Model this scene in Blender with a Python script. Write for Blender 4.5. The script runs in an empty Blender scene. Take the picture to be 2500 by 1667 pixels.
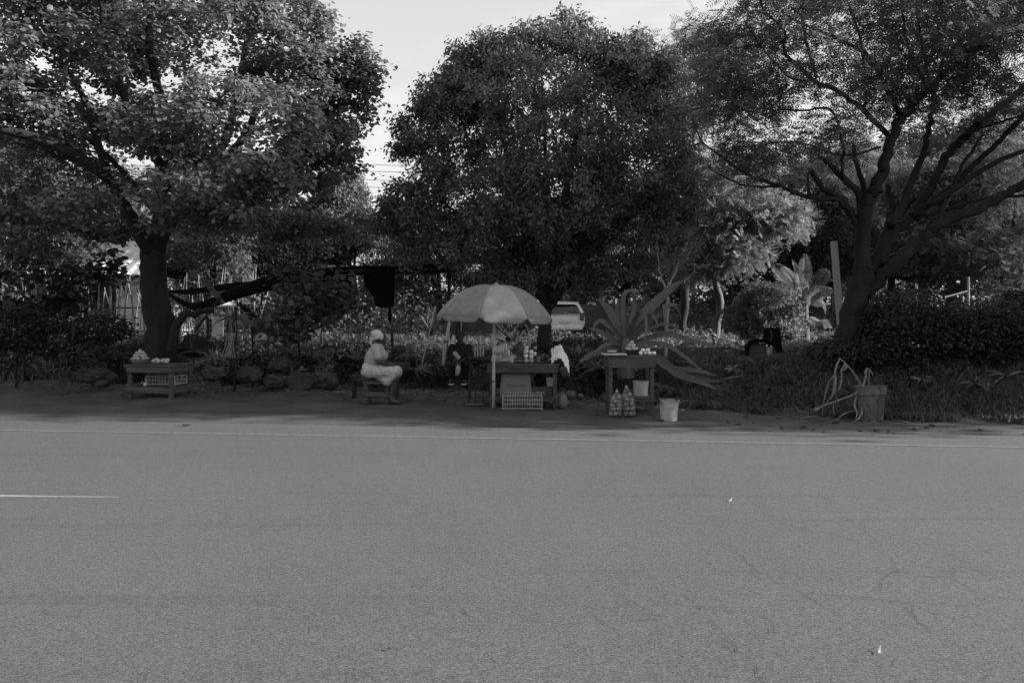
SUN_ELV=18.5; SUN_AZ=-2.5; SUN_STR=5.0; SKY_STR=.15; SKY_K=1.6; EXPO=1.2
SHADE=[(x,10.06-.1062*x+dy,s,k) for x,dy,s,k in ((13.2,5.7,1.12,'C'),(16.0,5.8,1.2,'A'),(19,5.9,1.15,'C'),(22.5,6.1,1.2,'A'),(26,6.3,1.2,'C'),(30,6.6,1.25,'A'))]
import bpy, bmesh, math, random
import numpy as np
from mathutils import Vector
SC = bpy.context.scene
COL = SC.collection
F = 1944.0; HZ = 762.0; CAMZ = 1.6
rng = np.random.default_rng(7)
random.seed(7)

def P(px, py, D):
    """point seen at photo pixel (px,py) standing at distance D (metres)"""
    return np.array([(px-1250.0)*D/F, D, CAMZ-(py-HZ)*D/F])

# ------------------------------------------------------------------ tagging
def tag(o, label=None, cat=None, group=None, kind=None):
    if label: o['label'] = label
    if cat: o['category'] = cat
    if group: o['group'] = group
    if kind: o['kind'] = kind
    return o
def thing(name, label, cat, loc=(0,0,0), rotz=0.0, group=None):
    o = bpy.data.objects.new(name, None); COL.objects.link(o)
    o.location = loc; o.rotation_euler = (0,0,rotz)
    o.empty_display_size = 0.1
    return tag(o, label, cat, group)
def link(name, me, mat=None, parent=None, smooth=False):
    o = bpy.data.objects.new(name, me); COL.objects.link(o)
    if mat: me.materials.append(mat)
    if parent is not None:
        o.parent = parent
        if getattr(parent, '_w', None): pass
    if smooth:
        me.polygons.foreach_set('use_smooth', [True]*len(me.polygons))
    return o
def dup(root, loc, rotz=0.0, scale=1.0, label=None, group=None):
    r = root.copy(); COL.objects.link(r); r.location = loc; r.rotation_euler = (0,0,rotz); r.scale = (scale,)*3
    if label: r['label'] = label
    if group: r['group'] = group
    for ch in list(root.children):
        c = ch.copy(); COL.objects.link(c); c.parent = r
        for g in list(ch.children):
            d = g.copy(); COL.objects.link(d); d.parent = c
    return r

# ------------------------------------------------------------------ mesh gathering
class MB:
    """collects simple shapes as lists, links them as one mesh"""
    def __init__(s): s.v = []; s.f = []
    def add(s, vs, fs):
        n = len(s.v); s.v += [tuple(map(float, p)) for p in vs]; s.f += [tuple(i+n for i in f) for f in fs]
        return s
    def box(s, c, size, rz=0.0, taper=1.0, rx=0.0, ry=0.0):
        hx, hy, hz = size[0]/2, size[1]/2, size[2]/2
        vs = []
        for z, t in ((-hz, 1.0), (hz, taper)):
            for x, y in ((-hx,-hy),(hx,-hy),(hx,hy),(-hx,hy)):
                p = Vector((x*t, y*t, z))
                if rx or ry:
                    p.rotate(_eul(rx, ry, 0))
                if rz: p.rotate(_eul(0,0,rz))
                vs.append((p.x+c[0], p.y+c[1], p.z+c[2]))
        return s.add(vs, [(3,2,1,0),(4,5,6,7),(0,1,5,4),(1,2,6,5),(2,3,7,6),(3,0,4,7)])
    def tube(s, pts, rad, n=8, cap=True):
        pts = [np.array(p, float) for p in pts]; m = len(pts)
        if np.isscalar(rad): rad = [rad]*m
        vs = []; a = None
        for i, p in enumerate(pts):
            t = pts[min(i+1,m-1)]-pts[max(i-1,0)]; t = t/(np.linalg.norm(t)+1e-9)
            if a is None: a = np.cross(t, [0.31,0.93,0.17] if abs(t[2]) > .6 else [.05,.1,1.0])
            a = a - t*np.dot(a,t); a /= np.linalg.norm(a)+1e-9; b = np.cross(t, a)
            for k in range(n):
                th = 2*math.pi*k/n
                vs.append(p + rad[i]*(math.cos(th)*a+math.sin(th)*b))
        fs = []
        for i in range(m-1):
            for k in range(n):
                k2 = (k+1)%n
                fs.append((i*n+k, i*n+k2, (i+1)*n+k2, (i+1)*n+k))
        if cap: fs.append(tuple(range(n-1,-1,-1))); fs.append(tuple((m-1)*n+k for k in range(n)))
        return s.add(vs, fs)
    def lathe(s, prof, c=(0,0,0), n=24, sx=1.0, sy=1.0, a0=0.0, closed=True):
        vs = []; m = len(prof)
        for r, z in prof:
            for k in range(n):
                th = a0+2*math.pi*k/n
                vs.append((c[0]+r*sx*math.cos(th), c[1]+r*sy*math.sin(th), c[2]+z))
        fs = []
        for i in range(m-1):
            for k in range(n):
                k2 = (k+1)%n
                fs.append((i*n+k, i*n+k2, (i+1)*n+k2, (i+1)*n+k))
        if closed:
            fs.append(tuple(range(n-1,-1,-1))); fs.append(tuple((m-1)*n+k for k in range(n)))
        return s.add(vs, fs)
    def ball(s, c, r, n=12, m=8, rot=None, jit=0.0):
        r = np.array(r if hasattr(r,'__len__') else (r,r,r), float)
        vs = []; R = _eul(*rot) if rot else None
        ph = random.random()*9
        def put(x,y,z):
            k = 1+jit*(math.sin(3*x+ph)+math.sin(4*y+2*ph)+math.sin(3.5*z+ph*3))/2
            p = Vector((x*r[0]*k, y*r[1]*k, z*r[2]*k))
            if R: p.rotate(R)
            vs.append((p.x+c[0], p.y+c[1], p.z+c[2]))
        put(0,0,-1)
        for i in range(1,m):
            a = -math.pi/2+math.pi*i/m
            for k in range(n):
                th = 2*math.pi*k/n
                put(math.cos(a)*math.cos(th), math.cos(a)*math.sin(th), math.sin(a))
        put(0,0,1)
        fs = []
        for k in range(n): fs.append((0, 1+(k+1)%n, 1+k))
        for i in range(m-2):
            for k in range(n):
                a = 1+i*n+k; b = 1+i*n+(k+1)%n
                fs.append((a, b, b+n, a+n))
        L = len(vs)-1
        for k in range(n): fs.append((L, 1+(m-2)*n+k, 1+(m-2)*n+(k+1)%n))
        return s.add(vs, fs)
    def ribbon(s, pts, w, face=(0,-1,0.3), fold=0.25, thick=0.004):
        pts = [np.array(p,float) for p in pts]; m = len(pts)
        # smooth
        pts = smooth_path(pts, 4); ww = np.interp(np.linspace(0,1,len(pts)), np.linspace(0,1,len(w)), w)
        m = len(pts); face = np.array(face, float); vs = []
        for i, p in enumerate(pts):
            t = pts[min(i+1,m-1)]-pts[max(i-1,0)]; t = t/(np.linalg.norm(t)+1e-9)
            sd = np.cross(t, face); sd /= (np.linalg.norm(sd)+1e-9); nn = np.cross(sd, t)
            h = ww[i]/2
            vs += [p-sd*h+nn*h*fold, p-nn*thick, p+sd*h+nn*h*fold, p+nn*(thick)]
        fs = []
        for i in range(m-1):
            for k in range(4):
                k2 = (k+1)%4
                fs.append((i*4+k, i*4+k2, (i+1)*4+k2, (i+1)*4+k))
        return s.add(vs, fs)
    def build(s, name, mat=None, parent=None, smooth=False, bevel=0.0):
        me = bpy.data.meshes.new(name); me.from_pydata(s.v, [], s.f); me.update()
        o = link(name, me, mat, parent, smooth)
        if bevel:
            b = o.modifiers.new('Bevel','BEVEL'); b.width = bevel; b.segments = 2; b.limit_method = 'ANGLE'
        return o
def _eul(x,y,z):
    from mathutils import Euler
    return Euler((x,y,z))
def smooth_path(pts, k=4):
    pts = [np.array(p,float) for p in pts]
    if len(pts) < 3: 
        return [pts[0]+(pts[-1]-pts[0])*t for t in np.linspace(0,1,k+1)]
    out = []
    for i in range(len(pts)-1):
        p0 = pts[max(i-1,0)]; p1 = pts[i]; p2 = pts[i+1]; p3 = pts[min(i+2,len(pts)-1)]
        for j in range(k):
            t = j/k
            out.append(.5*((2*p1)+(-p0+p2)*t+(2*p0-5*p1+4*p2-p3)*t*t+(-p0+3*p1-3*p2+p3)*t**3))
    out.append(pts[-1]); return out
def np_mesh(name, V, faces_per, nv):
    """V (N*nv,3); faces_per list of tuples indexing one template with nv verts"""
    N = len(V)//nv
    me = bpy.data.meshes.new(name)
    me.vertices.add(len(V)); me.vertices.foreach_set('co', V.astype(np.float32).ravel())
    base = (np.arange(N)*nv)[:,None]
    loops = []; tot = []
    allidx = np.concatenate([base+np.array(f)[None,:] for f in faces_per], axis=1)  # N x sum
    sizes = np.tile(np.array([len(f) for f in faces_per]), N)
    starts = np.concatenate([[0], np.cumsum(sizes)[:-1]])
    me.loops.add(allidx.size); me.loops.foreach_set('vertex_index', allidx.astype(np.int32).ravel())
    me.polygons.add(len(sizes)); me.polygons.foreach_set('loop_start', starts.astype(np.int32)); me.polygons.foreach_set('loop_total', sizes.astype(np.int32))
    me.update(calc_edges=True); me.validate()
    return me
# leaf templates: x along the leaf, y across, z up
LEAF = {
 'round': (np.array([[0,0,0],[.45,.52,.10],[.98,.34,.06],[.88,0,-.04],[.98,-.34,.06],[.45,-.52,.10],[-.05,.25,.04],[-.05,-.25,.04]])-[.0,0,0], [(0,3,2,1,6),(0,7,5,4,3)]),
 'lance': (np.array([[0,0,0],[.42,.20,.05],[1,0,-.12],[.42,-.20,.05]]), [(0,3,2,1)]),
 'oval': (np.array([[0,0,0],[.3,.26,.06],[.75,.2,.02],[1,0,-.08],[.75,-.2,.02],[.3,-.26,.06]]), [(0,3,2,1),(0,5,4,3)]),
}
def fr_template(pairs=6, lw=.055, ll=.32):
    v = []; f = []
    for i in range(pairs):
        x = .08+.9*i/pairs; L = ll*math.sin(math.pi*(.15+.8*i/pairs))
        for s in (1,-1):
            n = len(v)
            v += [[x,0,0],[x+lw*1.3,s*L*.5,.02],[x+.10,s*L,-.04],[x+.02-lw*.3,s*L*.5,.0]]
            f.append((n,n+1,n+2,n+3) if s<0 else (n,n+3,n+2,n+1))
    n = len(v); v += [[0,-.008,0],[0,.008,0],[1,.003,-.05],[1,-.003,-.05]]; f.append((n,n+3,n+2,n+1))
    return np.array(v), f
LEAF['frond'] = fr_template()
LEAF['palmfrond'] = fr_template(14, .02, .22)
def frames(dirs, ups):
    x = dirs/np.linalg.norm(dirs,axis=1,keepdims=True)
    y = np.cross(ups, x); y /= (np.linalg.norm(y,axis=1,keepdims=True)+1e-9)
    z = np.cross(x, y)
    return x, y, z
def leaves(name, pos, dirs, ups, size, shape, mat, parent=None):
    T, fs = LEAF[shape]
    x, y, z = frames(dirs, ups)
    size = np.broadcast_to(size, (len(pos),))[:,None,None]
    V = pos[:,None,:] + size*(T[None,:,0:1]*x[:,None,:]+T[None,:,1:2]*y[:,None,:]+T[None,:,2:3]*z[:,None,:])
    me = np_mesh(name, V.reshape(-1,3), fs, len(T))
    return link(name, me, mat, parent)
def unit(n):
    d = rng.normal(size=(n,3)); return d/np.linalg.norm(d,axis=1,keepdims=True)
def clump_centres(blobs, n, lo=.55):
    """blobs: (centre, radii)"""
    w = np.array([(b[1][0]*b[1][1]*b[1][2])**.52 for b in blobs]); w /= w.sum()
    idx = rng.choice(len(blobs), n, p=w)
    C = np.array([b[0] for b in blobs])[idx]; R = np.array([b[1] for b in blobs])[idx]
    r = lo+(1-lo)*rng.random(n)**.6
    return C+unit(n)*R*r[:,None]
def px_blobs(L):
    out = []
    for (px,py,D,rx,ry,rd) in L:
        out.append((P(px,py,D), np.array([rx*D/F, rd, ry*D/F])))
    return out
def grow(limbs, clumps, twig=.012, sides=5, step_sag=.1, base=None):
    """limbs: list of (points, r0, r1). returns MB with limbs and twigs that run out to every clump"""
    mb = MB(); nodes = []
    for pts, r0, r1 in limbs:
        pp = smooth_path(pts, 5); 
        j = rng.normal(size=(len(pp),3))*min(.02, r1*.25+.004); j[0] = 0
        pp = [p+jj for p, jj in zip(pp, j)]
        rr = np.linspace(0,1,len(pp))**.8; rr = r0+(r1-r0)*rr
        mb.tube(pp, list(rr), 8 if r0>.08 else 6)
        nodes += [pp[i] for i in range(len(pp)//3, len(pp))]
    nodes = np.array(nodes)
    if len(clumps):
        dmin = np.array([np.min(np.linalg.norm(nodes-c,axis=1)) for c in clumps])
        cap = len(nodes)+3*len(clumps); buf = np.zeros((cap,3)); buf[:len(nodes)] = nodes; k = len(nodes)
        for i in np.argsort(dmin):
            c = clumps[i]; d = np.linalg.norm(buf[:k]-c,axis=1); j = int(np.argmin(d)); a = buf[j].copy(); L = d[j]
            m1 = a+(c-a)*.35+np.array([0,0,.08*L])+rng.normal(size=3)*.06*L; m2 = a+(c-a)*.7+np.array([0,0,.06*L])+rng.normal(size=3)*.06*L
            r = twig*(.7+.9*min(L,2.0))
            mb.tube([a,m1,m2,c],[r,r*.8,r*.55,r*.3],3 if L<1 else 4,cap=False)
            buf[k]=m1; buf[k+1]=m2; buf[k+2]=c; k+=3
    return mb
def clump_leaves(clumps, per, rad, size, mode, sun=None):
    n = len(clumps)*per
    c = np.repeat(clumps, per, axis=0)
    off = rng.normal(size=(n,3))*np.array(rad)*.55
    pos = c+off
    d = unit(n)
    if mode == 'layer':       # broad leaves held roughly level, tips drooping
        d = off/ (np.linalg.norm(off,axis=1,keepdims=True)+1e-6)*.7+d*.6; d[:,2] = d[:,2]*.4-.35
        up = np.array([0,-.15,1.0])+rng.normal(size=(n,3))*.42
    elif mode == 'droop':     # long leaves hanging
        d = d*.8; d[:,2] = d[:,2]*.7-.5
        up = rng.normal(size=(n,3)); up[:,2] = np.abs(up[:,2])
    elif mode == 'flat':      # feathery fronds, loosely level, tips nodding
        d = off*np.array([1,1,.5])/(np.linalg.norm(off,axis=1,keepdims=True)+1e-6)+d*.9; d[:,2] *= .75; d[:,2] -= .28
        up = np.array([0,0,1.0])+rng.normal(size=(n,3))*.7
    else:
        up = rng.normal(size=(n,3))
    s = size*(.65+.6*rng.random(n))
    return pos, d, up, s
def make_tree(name, label, limbs, blobs, n, per, rad, size, shape, mode, lmat, bmat, group=None, lo=.55, twig=.012, extra=None, cat='tree'):
    cl = clump_centres(blobs, n, lo)
    if extra is not None: cl = np.concatenate([cl, extra])
    base = np.array(limbs[0][0][0], float)
    t = thing(name, label, cat, tuple(base), 0, group)
    mb = grow(limbs, cl, twig); o = mb.build('trunk', bmat, t, smooth=True); o.location = tuple(-base)
    pos, d, up, s = clump_leaves(cl, per, rad, size, mode)
    o = leaves('crown', pos, d, up, s, shape, lmat, t); o.location = tuple(-base)
    return t

# ------------------------------------------------------------------ materials (the photograph is black and white)
def _nodes(name):
    m = bpy.data.materials.new(name); m.use_nodes = True; nt = m.node_tree; nt.nodes.clear()
    out = nt.nodes.new('ShaderNodeOutputMaterial'); return m, nt, out
def N(nt, typ, **kw):
    n = nt.nodes.new(typ)
    for k, v in kw.items():
        if k in n.inputs: n.inputs[k].default_value = v
        else: setattr(n, k, v)
    return n
def g(v): return (v,v,v,1)
def mat(name, v, rough=.7, var=.25, scale=6.0, bump=0.0, bscale=None, spec=.3, metal=0.0, stretch=None, v2=None, thresh=None):
    m, nt, out = _nodes(name); L = nt.links.new
    tc = N(nt,'ShaderNodeTexCoord'); mp = N(nt,'ShaderNodeMapping'); L(tc.outputs['Object'], mp.inputs['Vector'])
    if stretch: mp.inputs['Scale'].default_value = stretch
    nz = N(nt,'ShaderNodeTexNoise', Scale=scale, Detail=6.0, Roughness=.65); L(mp.outputs[0], nz.inputs['Vector'])
    cr = N(nt,'ShaderNodeValToRGB'); L(nz.outputs['Fac'], cr.inputs[0])
    cr.color_ramp.elements[0].position = .3; cr.color_ramp.elements[1].position = .7
    cr.color_ramp.elements[0].color = g(v*(1-var)); cr.color_ramp.elements[1].color = g(min(v*(1+var),.9))
    col = cr.outputs[0]
    if v2 is not None:     # blotches of a second value with their own edge
        n2 = N(nt,'ShaderNodeTexNoise', Scale=scale*.45, Detail=8.0, Roughness=.7); L(mp.outputs[0], n2.inputs['Vector'])
        c2 = N(nt,'ShaderNodeValToRGB'); L(n2.outputs['Fac'], c2.inputs[0]); th = thresh or .55
        c2.color_ramp.elements[0].position = th; c2.color_ramp.elements[1].position = th+.06
        mx = N(nt,'ShaderNodeMix', data_type='RGBA'); L(c2.outputs[0], mx.inputs['Factor']); L(col, mx.inputs['A']); mx.inputs['B'].default_value = g(v2); col = mx.outputs['Result']
    bs = N(nt,'ShaderNodeBsdfPrincipled', Roughness=rough, Metallic=metal); bs.inputs['Specular IOR Level'].default_value = spec
    L(col, bs.inputs['Base Color']); L(bs.outputs[0], out.inputs[0])
    if bump:
        nb = N(nt,'ShaderNodeTexNoise', Scale=bscale or scale*4, Detail=6.0); L(mp.outputs[0], nb.inputs['Vector'])
        bp = N(nt,'ShaderNodeBump', Strength=bump, Distance=.02); L(nb.outputs['Fac'], bp.inputs['Height']); L(bp.outputs[0], bs.inputs['Normal'])
    return m
def leafmat(name, v, var=.35, trans=.35, rough=.5, spec=.35, nscale=1.2):
    m, nt, out = _nodes(name); L = nt.links.new
    ge = N(nt,'ShaderNodeNewGeometry'); tc = N(nt,'ShaderNodeTexCoord')
    nz = N(nt,'ShaderNodeTexNoise', Scale=nscale, Detail=3.0); L(tc.outputs['Object'], nz.inputs['Vector'])
    ad = N(nt,'ShaderNodeMath', operation='MULTIPLY_ADD'); L(nz.outputs['Fac'], ad.inputs[0]); ad.inputs[1].default_value = 1.0
    s2 = N(nt,'ShaderNodeMath', operation='MULTIPLY_ADD'); L(ge.outputs['Random Per Island'], s2.inputs[0]); s2.inputs[1].default_value = .7; s2.inputs[2].default_value = -.35
    L(s2.outputs[0], ad.inputs[2])
    mr = N(nt,'ShaderNodeMapRange'); mr.inputs['From Min'].default_value=0.1; mr.inputs['From Max'].default_value=.9
    mr.inputs['To Min'].default_value=v*(1-var); mr.inputs['To Max'].default_value=v*(1+var); L(ad.outputs[0], mr.inputs['Value'])
    bs = N(nt,'ShaderNodeBsdfPrincipled', Roughness=rough); bs.inputs['Specular IOR Level'].default_value = spec
    L(mr.outputs[0], bs.inputs['Base Color'])
    tr = N(nt,'ShaderNodeBsdfTranslucent'); 
    m2 = N(nt,'ShaderNodeMath', operation='MULTIPLY'); L(mr.outputs[0], m2.inputs[0]); m2.inputs[1].default_value = 1.6
    L(m2.outputs[0], tr.inputs['Color'])
    mx = N(nt,'ShaderNodeMixShader'); mx.inputs[0].default_value = trans; L(bs.outputs[0], mx.inputs[1]); L(tr.outputs[0], mx.inputs[2]); L(mx.outputs[0], out.inputs[0])
    return m
M = dict(
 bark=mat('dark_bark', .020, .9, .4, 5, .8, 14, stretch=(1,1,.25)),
 barkmid=mat('mid_bark', .11, .85, .4, 9, .4, stretch=(1,1,.4)),
 cane=mat('cane_wood', .19, .8, .6, 5, .2),
 agave2=mat('strap_leaf', .13, .5, .35, 9),
 barkpale=mat('pale_bark', .30, .8, .35, 9, .4, stretch=(1,1,.4)),
 leaf1=leafmat('broad_leaf', .14, .38, .40, .42, .4),
 leaf2=leafmat('lance_leaf', .125, .4, .28, .45, .3),
 leaf3=leafmat('feather_leaf', .125, .35, .4, .6, .2),
 leaf4=leafmat('pale_leaf', .20, .4, .4, .5, .3),
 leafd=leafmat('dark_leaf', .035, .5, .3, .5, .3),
 leafp=leafmat('garden_leaf', .15, .45, .4, .5, .3),
 leafm=leafmat('mid_leaf', .11, .45, .4, .5, .3),
 grass=leafmat('grass_blade', .09, .5, .35, .5, .25, 3),
 agave=mat('agave_leaf', .062, .45, .25, 9, .1, stretch=(1,1,1), spec=.45),
 dry=mat('dry_husk', .17, .8, .5, 18, .2),
 wood=mat('weathered_wood', .075, .85, .5, 7, .6, 40, stretch=(.3,1,3)),
 woodpale=mat('pale_timber', .38, .8, .25, 6, .4, 30, stretch=(2,2,.3)),
 wooddark=mat('dark_timber', .03, .85, .35, 7, .5, 40),
 stone=mat('rock', .045, .95, .5, 5, 1.0, 14, v2=.12, thresh=.62),
 cloth_grey=mat('blouse_cotton', .32, .9, .10, 20),
 skin=mat('dark_skin', .045, .5, .15, 8, spec=.4),
 black=mat('black_net', .012, .9, .3, 20, spec=.1),
 blackcloth=mat('black_cloth', .008, .95, .2, 12, spec=.1),
 darkcloth=mat('dark_clothes', .018, .9, .3, 12, spec=.1),
 white=mat('white_cloth', .75, .8, .15, 12),
 plastic=mat('grey_plastic', .38, .45, .22, 9, v2=.16, thresh=.60, spec=.4),
 plasticdark=mat('grubby_drum', .12, .7, .5, 7, .3, v2=.05, thresh=.50, stretch=(1,1,.4)),
 carton=mat('carton_board', .17, .8, .12, 9),
 cartondark=mat('dark_carton', .05, .6, .2, 9),
 wire=mat('pale_wire', .35, .5, .2, 9, metal=.2),
 rebar=mat('dark_rod', .03, .7, .2, 9),
 pole=mat('painted_pole', .50, .45, .12, 5),
 fruitpale=mat('pale_fruit', .72, .5, .2, 14, v2=.55, spec=.4),
 fruitmid=mat('ripe_fruit', .36, .45, .3, 12, v2=.2, thresh=.6, spec=.5),
 banana=mat('banana_skin', .52, .5, .3, 14, v2=.10, thresh=.63, spec=.4),
 tuber=mat('tuber_skin', .11, .8, .35, 14, .3),
 orange=mat('orange_peel', .20, .5, .2, 30, .1, spec=.4),
 enamel=mat('enamel_bowl', .22, .35, .25, 8, spec=.5),
 concrete=mat('fence_concrete', .09, .9, .25, 3, .4),
 plaster=mat('house_wall', .35, .9, .15, 2),
 roof=mat('house_roof', .50, .7, .15, 3),
 plasticpale=mat('bag_plastic', .50, .35, .3, 16, spec=.5),  # pale mottled plastic, also used for the road scraps
 carpaint=mat('white_paint', .72, .25, .05, 3, spec=.5),
 glass=mat('dark_glass', .012, .08, .1, 3, spec=.6),
 rubber=mat('tyre_rubber', .02, .8, .1, 9),
 chrome=mat('trim_metal', .55, .2, .05, 9, metal=.9),
 lamp=mat('tail_lamp', .10, .2, .1, 9, spec=.6),
 ink=mat('print_ink', .10, .8, .1, 9),
 inkpale=mat('pale_print', .5, .8, .1, 9),
 litter=leafmat('fallen_leaf', .27, .6, .1, .8, .2, 9),
 paint=mat('road_paint', .165, .8, .35, 25, v2=.11, thresh=.50),
 paint2=mat('centre_paint', .25, .8, .35, 25, v2=.12, thresh=.60),
 crack=mat('tar_crack', .025, .9, .2, 20),
 newsprint=mat('newsprint', .28, .9, .1, 20, v2=.25),
)
# ------------------------------------------------------------------ special materials
def asphalt():
    m, nt, out = _nodes('asphalt'); L = nt.links.new
    tc = N(nt,'ShaderNodeTexCoord')
    def ramp(sock, a, b, va, vb):
        c = N(nt,'ShaderNodeMapRange'); c.inputs['From Min'].default_value=a; c.inputs['From Max'].default_value=b
        c.inputs['To Min'].default_value=va; c.inputs['To Max'].default_value=vb; L(sock, c.inputs['Value']); return c.outputs[0]
    def noise(scale, det=2, rough=.5, st=None):
        n = N(nt,'ShaderNodeTexNoise', Scale=scale, Detail=float(det), Roughness=rough)
        if st:
            mp = N(nt,'ShaderNodeMapping'); mp.inputs['Scale'].default_value = st; L(tc.outputs['Object'], mp.inputs['Vector']); L(mp.outputs[0], n.inputs['Vector'])
        else: L(tc.outputs['Object'], n.inputs['Vector'])
        return n.outputs['Fac']
    def mul(a,b):
        k = N(nt,'ShaderNodeMath', operation='MULTIPLY'); L(a,k.inputs[0]); L(b,k.inputs[1]); return k.outputs[0]
    big = ramp(noise(.5,4,.6), .3,.7, .93,1.07)
    def cells(scale, lo, hi):    # single stones of the aggregate, each its own grey
        vo = N(nt,'ShaderNodeTexVoronoi', Scale=scale); L(tc.outputs['Object'], vo.inputs['Vector'])
        sp = N(nt,'ShaderNodeSeparateColor'); L(vo.outputs['Color'], sp.inputs[0]); return ramp(sp.outputs[0], 0, 1, lo, hi)
    grain = cells(165, .42, 1.58)
    mid = cells(60, .90, 1.10)
    streak = ramp(noise(1.1,6,.7,(.10,3.2,1)), .56,.70, 1.0,.80)   # tyre wear running along the road
    dots = ramp(noise(3.0,3,.6,(.35,3.5,1)), .68,.74, 1.0,.66)
    v = mul(mul(mul(mul(big,grain),mid),streak),dots)
    sc = N(nt,'ShaderNodeMath', operation='MULTIPLY'); L(v, sc.inputs[0]); sc.inputs[1].default_value = .098
    bs = N(nt,'ShaderNodeBsdfPrincipled', Roughness=.75); bs.inputs['Specular IOR Level'].default_value = .3
    L(sc.outputs[0], bs.inputs['Base Color'])
    bp = N(nt,'ShaderNodeBump', Strength=.35, Distance=.004); L(noise(140,3,.7), bp.inputs['Height']); L(bp.outputs[0], bs.inputs['Normal'])
    L(bs.outputs[0], out.inputs[0]); return m
def earth():
    m, nt, out = _nodes('verge_earth'); L = nt.links.new
    tc = N(nt,'ShaderNodeTexCoord')
    n1 = N(nt,'ShaderNodeTexNoise', Scale=1.3, Detail=8.0, Roughness=.7); n2 = N(nt,'ShaderNodeTexNoise', Scale=45.0, Detail=4.0, Roughness=.8)
    L(tc.outputs['Object'], n1.inputs['Vector']); L(tc.outputs['Object'], n2.inputs['Vector'])
    r1 = N(nt,'ShaderNodeValToRGB'); L(n1.outputs['Fac'], r1.inputs[0]); r1.color_ramp.elements[0].position=.35; r1.color_ramp.elements[1].position=.68
    r1.color_ramp.elements[0].color=g(.055); r1.color_ramp.elements[1].color=g(.105)
    r2 = N(nt,'ShaderNodeMapRange'); L(n2.outputs['Fac'], r2.inputs['Value']); r2.inputs['From Min'].default_value=.3; r2.inputs['From Max'].default_value=.7; r2.inputs['To Min'].default_value=.55; r2.inputs['To Max'].default_value=1.45
    # plant mould on the bank and in the garden: darker soil, by height
    sp = N(nt,'ShaderNodeSeparateXYZ'); L(tc.outputs['Object'], sp.inputs[0])
    hz = N(nt,'ShaderNodeMapRange'); L(sp.outputs['Z'], hz.inputs['Value']); hz.inputs['From Min'].default_value=.02; hz.inputs['From Max'].default_value=.12; hz.inputs['To Min'].default_value=1.0; hz.inputs['To Max'].default_value=.45
    k1 = N(nt,'ShaderNodeMath', operation='MULTIPLY'); L(r1.outputs[0], k1.inputs[0]); L(r2.outputs[0], k1.inputs[1])
    k2 = N(nt,'ShaderNodeMath', operation='MULTIPLY'); L(k1.outputs[0], k2.inputs[0]); L(hz.outputs[0], k2.inputs[1])
    bs = N(nt,'ShaderNodeBsdfPrincipled', Roughness=.95); bs.inputs['Specular IOR Level'].default_value = .15
    L(k2.outputs[0], bs.inputs['Base Color'])
    bp = N(nt,'ShaderNodeBump', Strength=.6, Distance=.02); L(n2.outputs['Fac'], bp.inputs['Height']); L(bp.outputs[0], bs.inputs['Normal'])
    L(bs.outputs[0], out.inputs[0]); return m
def patterned():   # small printed flowers on the skirt
    m, nt, out = _nodes('printed_cotton'); L = nt.links.new
    tc = N(nt,'ShaderNodeTexCoord'); vo = N(nt,'ShaderNodeTexVoronoi', Scale=44.0); L(tc.outputs['Object'], vo.inputs['Vector'])
    cr = N(nt,'ShaderNodeValToRGB'); L(vo.outputs['Distance'], cr.inputs[0]); cr.color_ramp.elements[0].position=.33; cr.color_ramp.elements[1].position=.42
    cr.color_ramp.elements[0].color=g(.18); cr.color_ramp.elements[1].color=g(.50)
    bs = N(nt,'ShaderNodeBsdfPrincipled', Roughness=.9); bs.inputs['Specular IOR Level'].default_value=.2
    L(cr.outputs[0], bs.inputs['Base Color']); L(bs.outputs[0], out.inputs[0]); return m
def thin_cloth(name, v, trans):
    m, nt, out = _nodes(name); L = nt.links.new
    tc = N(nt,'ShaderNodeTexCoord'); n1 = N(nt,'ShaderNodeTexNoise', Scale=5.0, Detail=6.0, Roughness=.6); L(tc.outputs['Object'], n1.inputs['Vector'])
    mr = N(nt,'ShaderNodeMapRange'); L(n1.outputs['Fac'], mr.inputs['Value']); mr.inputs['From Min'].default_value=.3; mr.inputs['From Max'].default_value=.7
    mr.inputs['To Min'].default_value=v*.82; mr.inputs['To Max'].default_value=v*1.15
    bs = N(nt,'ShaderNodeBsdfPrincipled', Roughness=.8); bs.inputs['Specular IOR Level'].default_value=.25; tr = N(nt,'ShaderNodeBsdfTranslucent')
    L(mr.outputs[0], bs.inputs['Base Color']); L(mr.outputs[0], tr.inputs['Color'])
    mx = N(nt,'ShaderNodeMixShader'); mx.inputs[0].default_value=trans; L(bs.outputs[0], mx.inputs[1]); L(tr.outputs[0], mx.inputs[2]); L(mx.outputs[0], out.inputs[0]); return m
M['asphalt']=asphalt(); M['earth']=earth(); M['skirt']=patterned(); M['canopy']=thin_cloth('parasol_cloth', .31, .35); M['canopy_sunlit']=thin_cloth('parasol_cloth_sunlit', .44, .35); M['bag']=thin_cloth('thin_plastic', .55, .3)  # paler parasol cloth has a sun patch painted into its tone
M['scarf']=thin_cloth('head_scarf', .52, .1)

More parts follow.
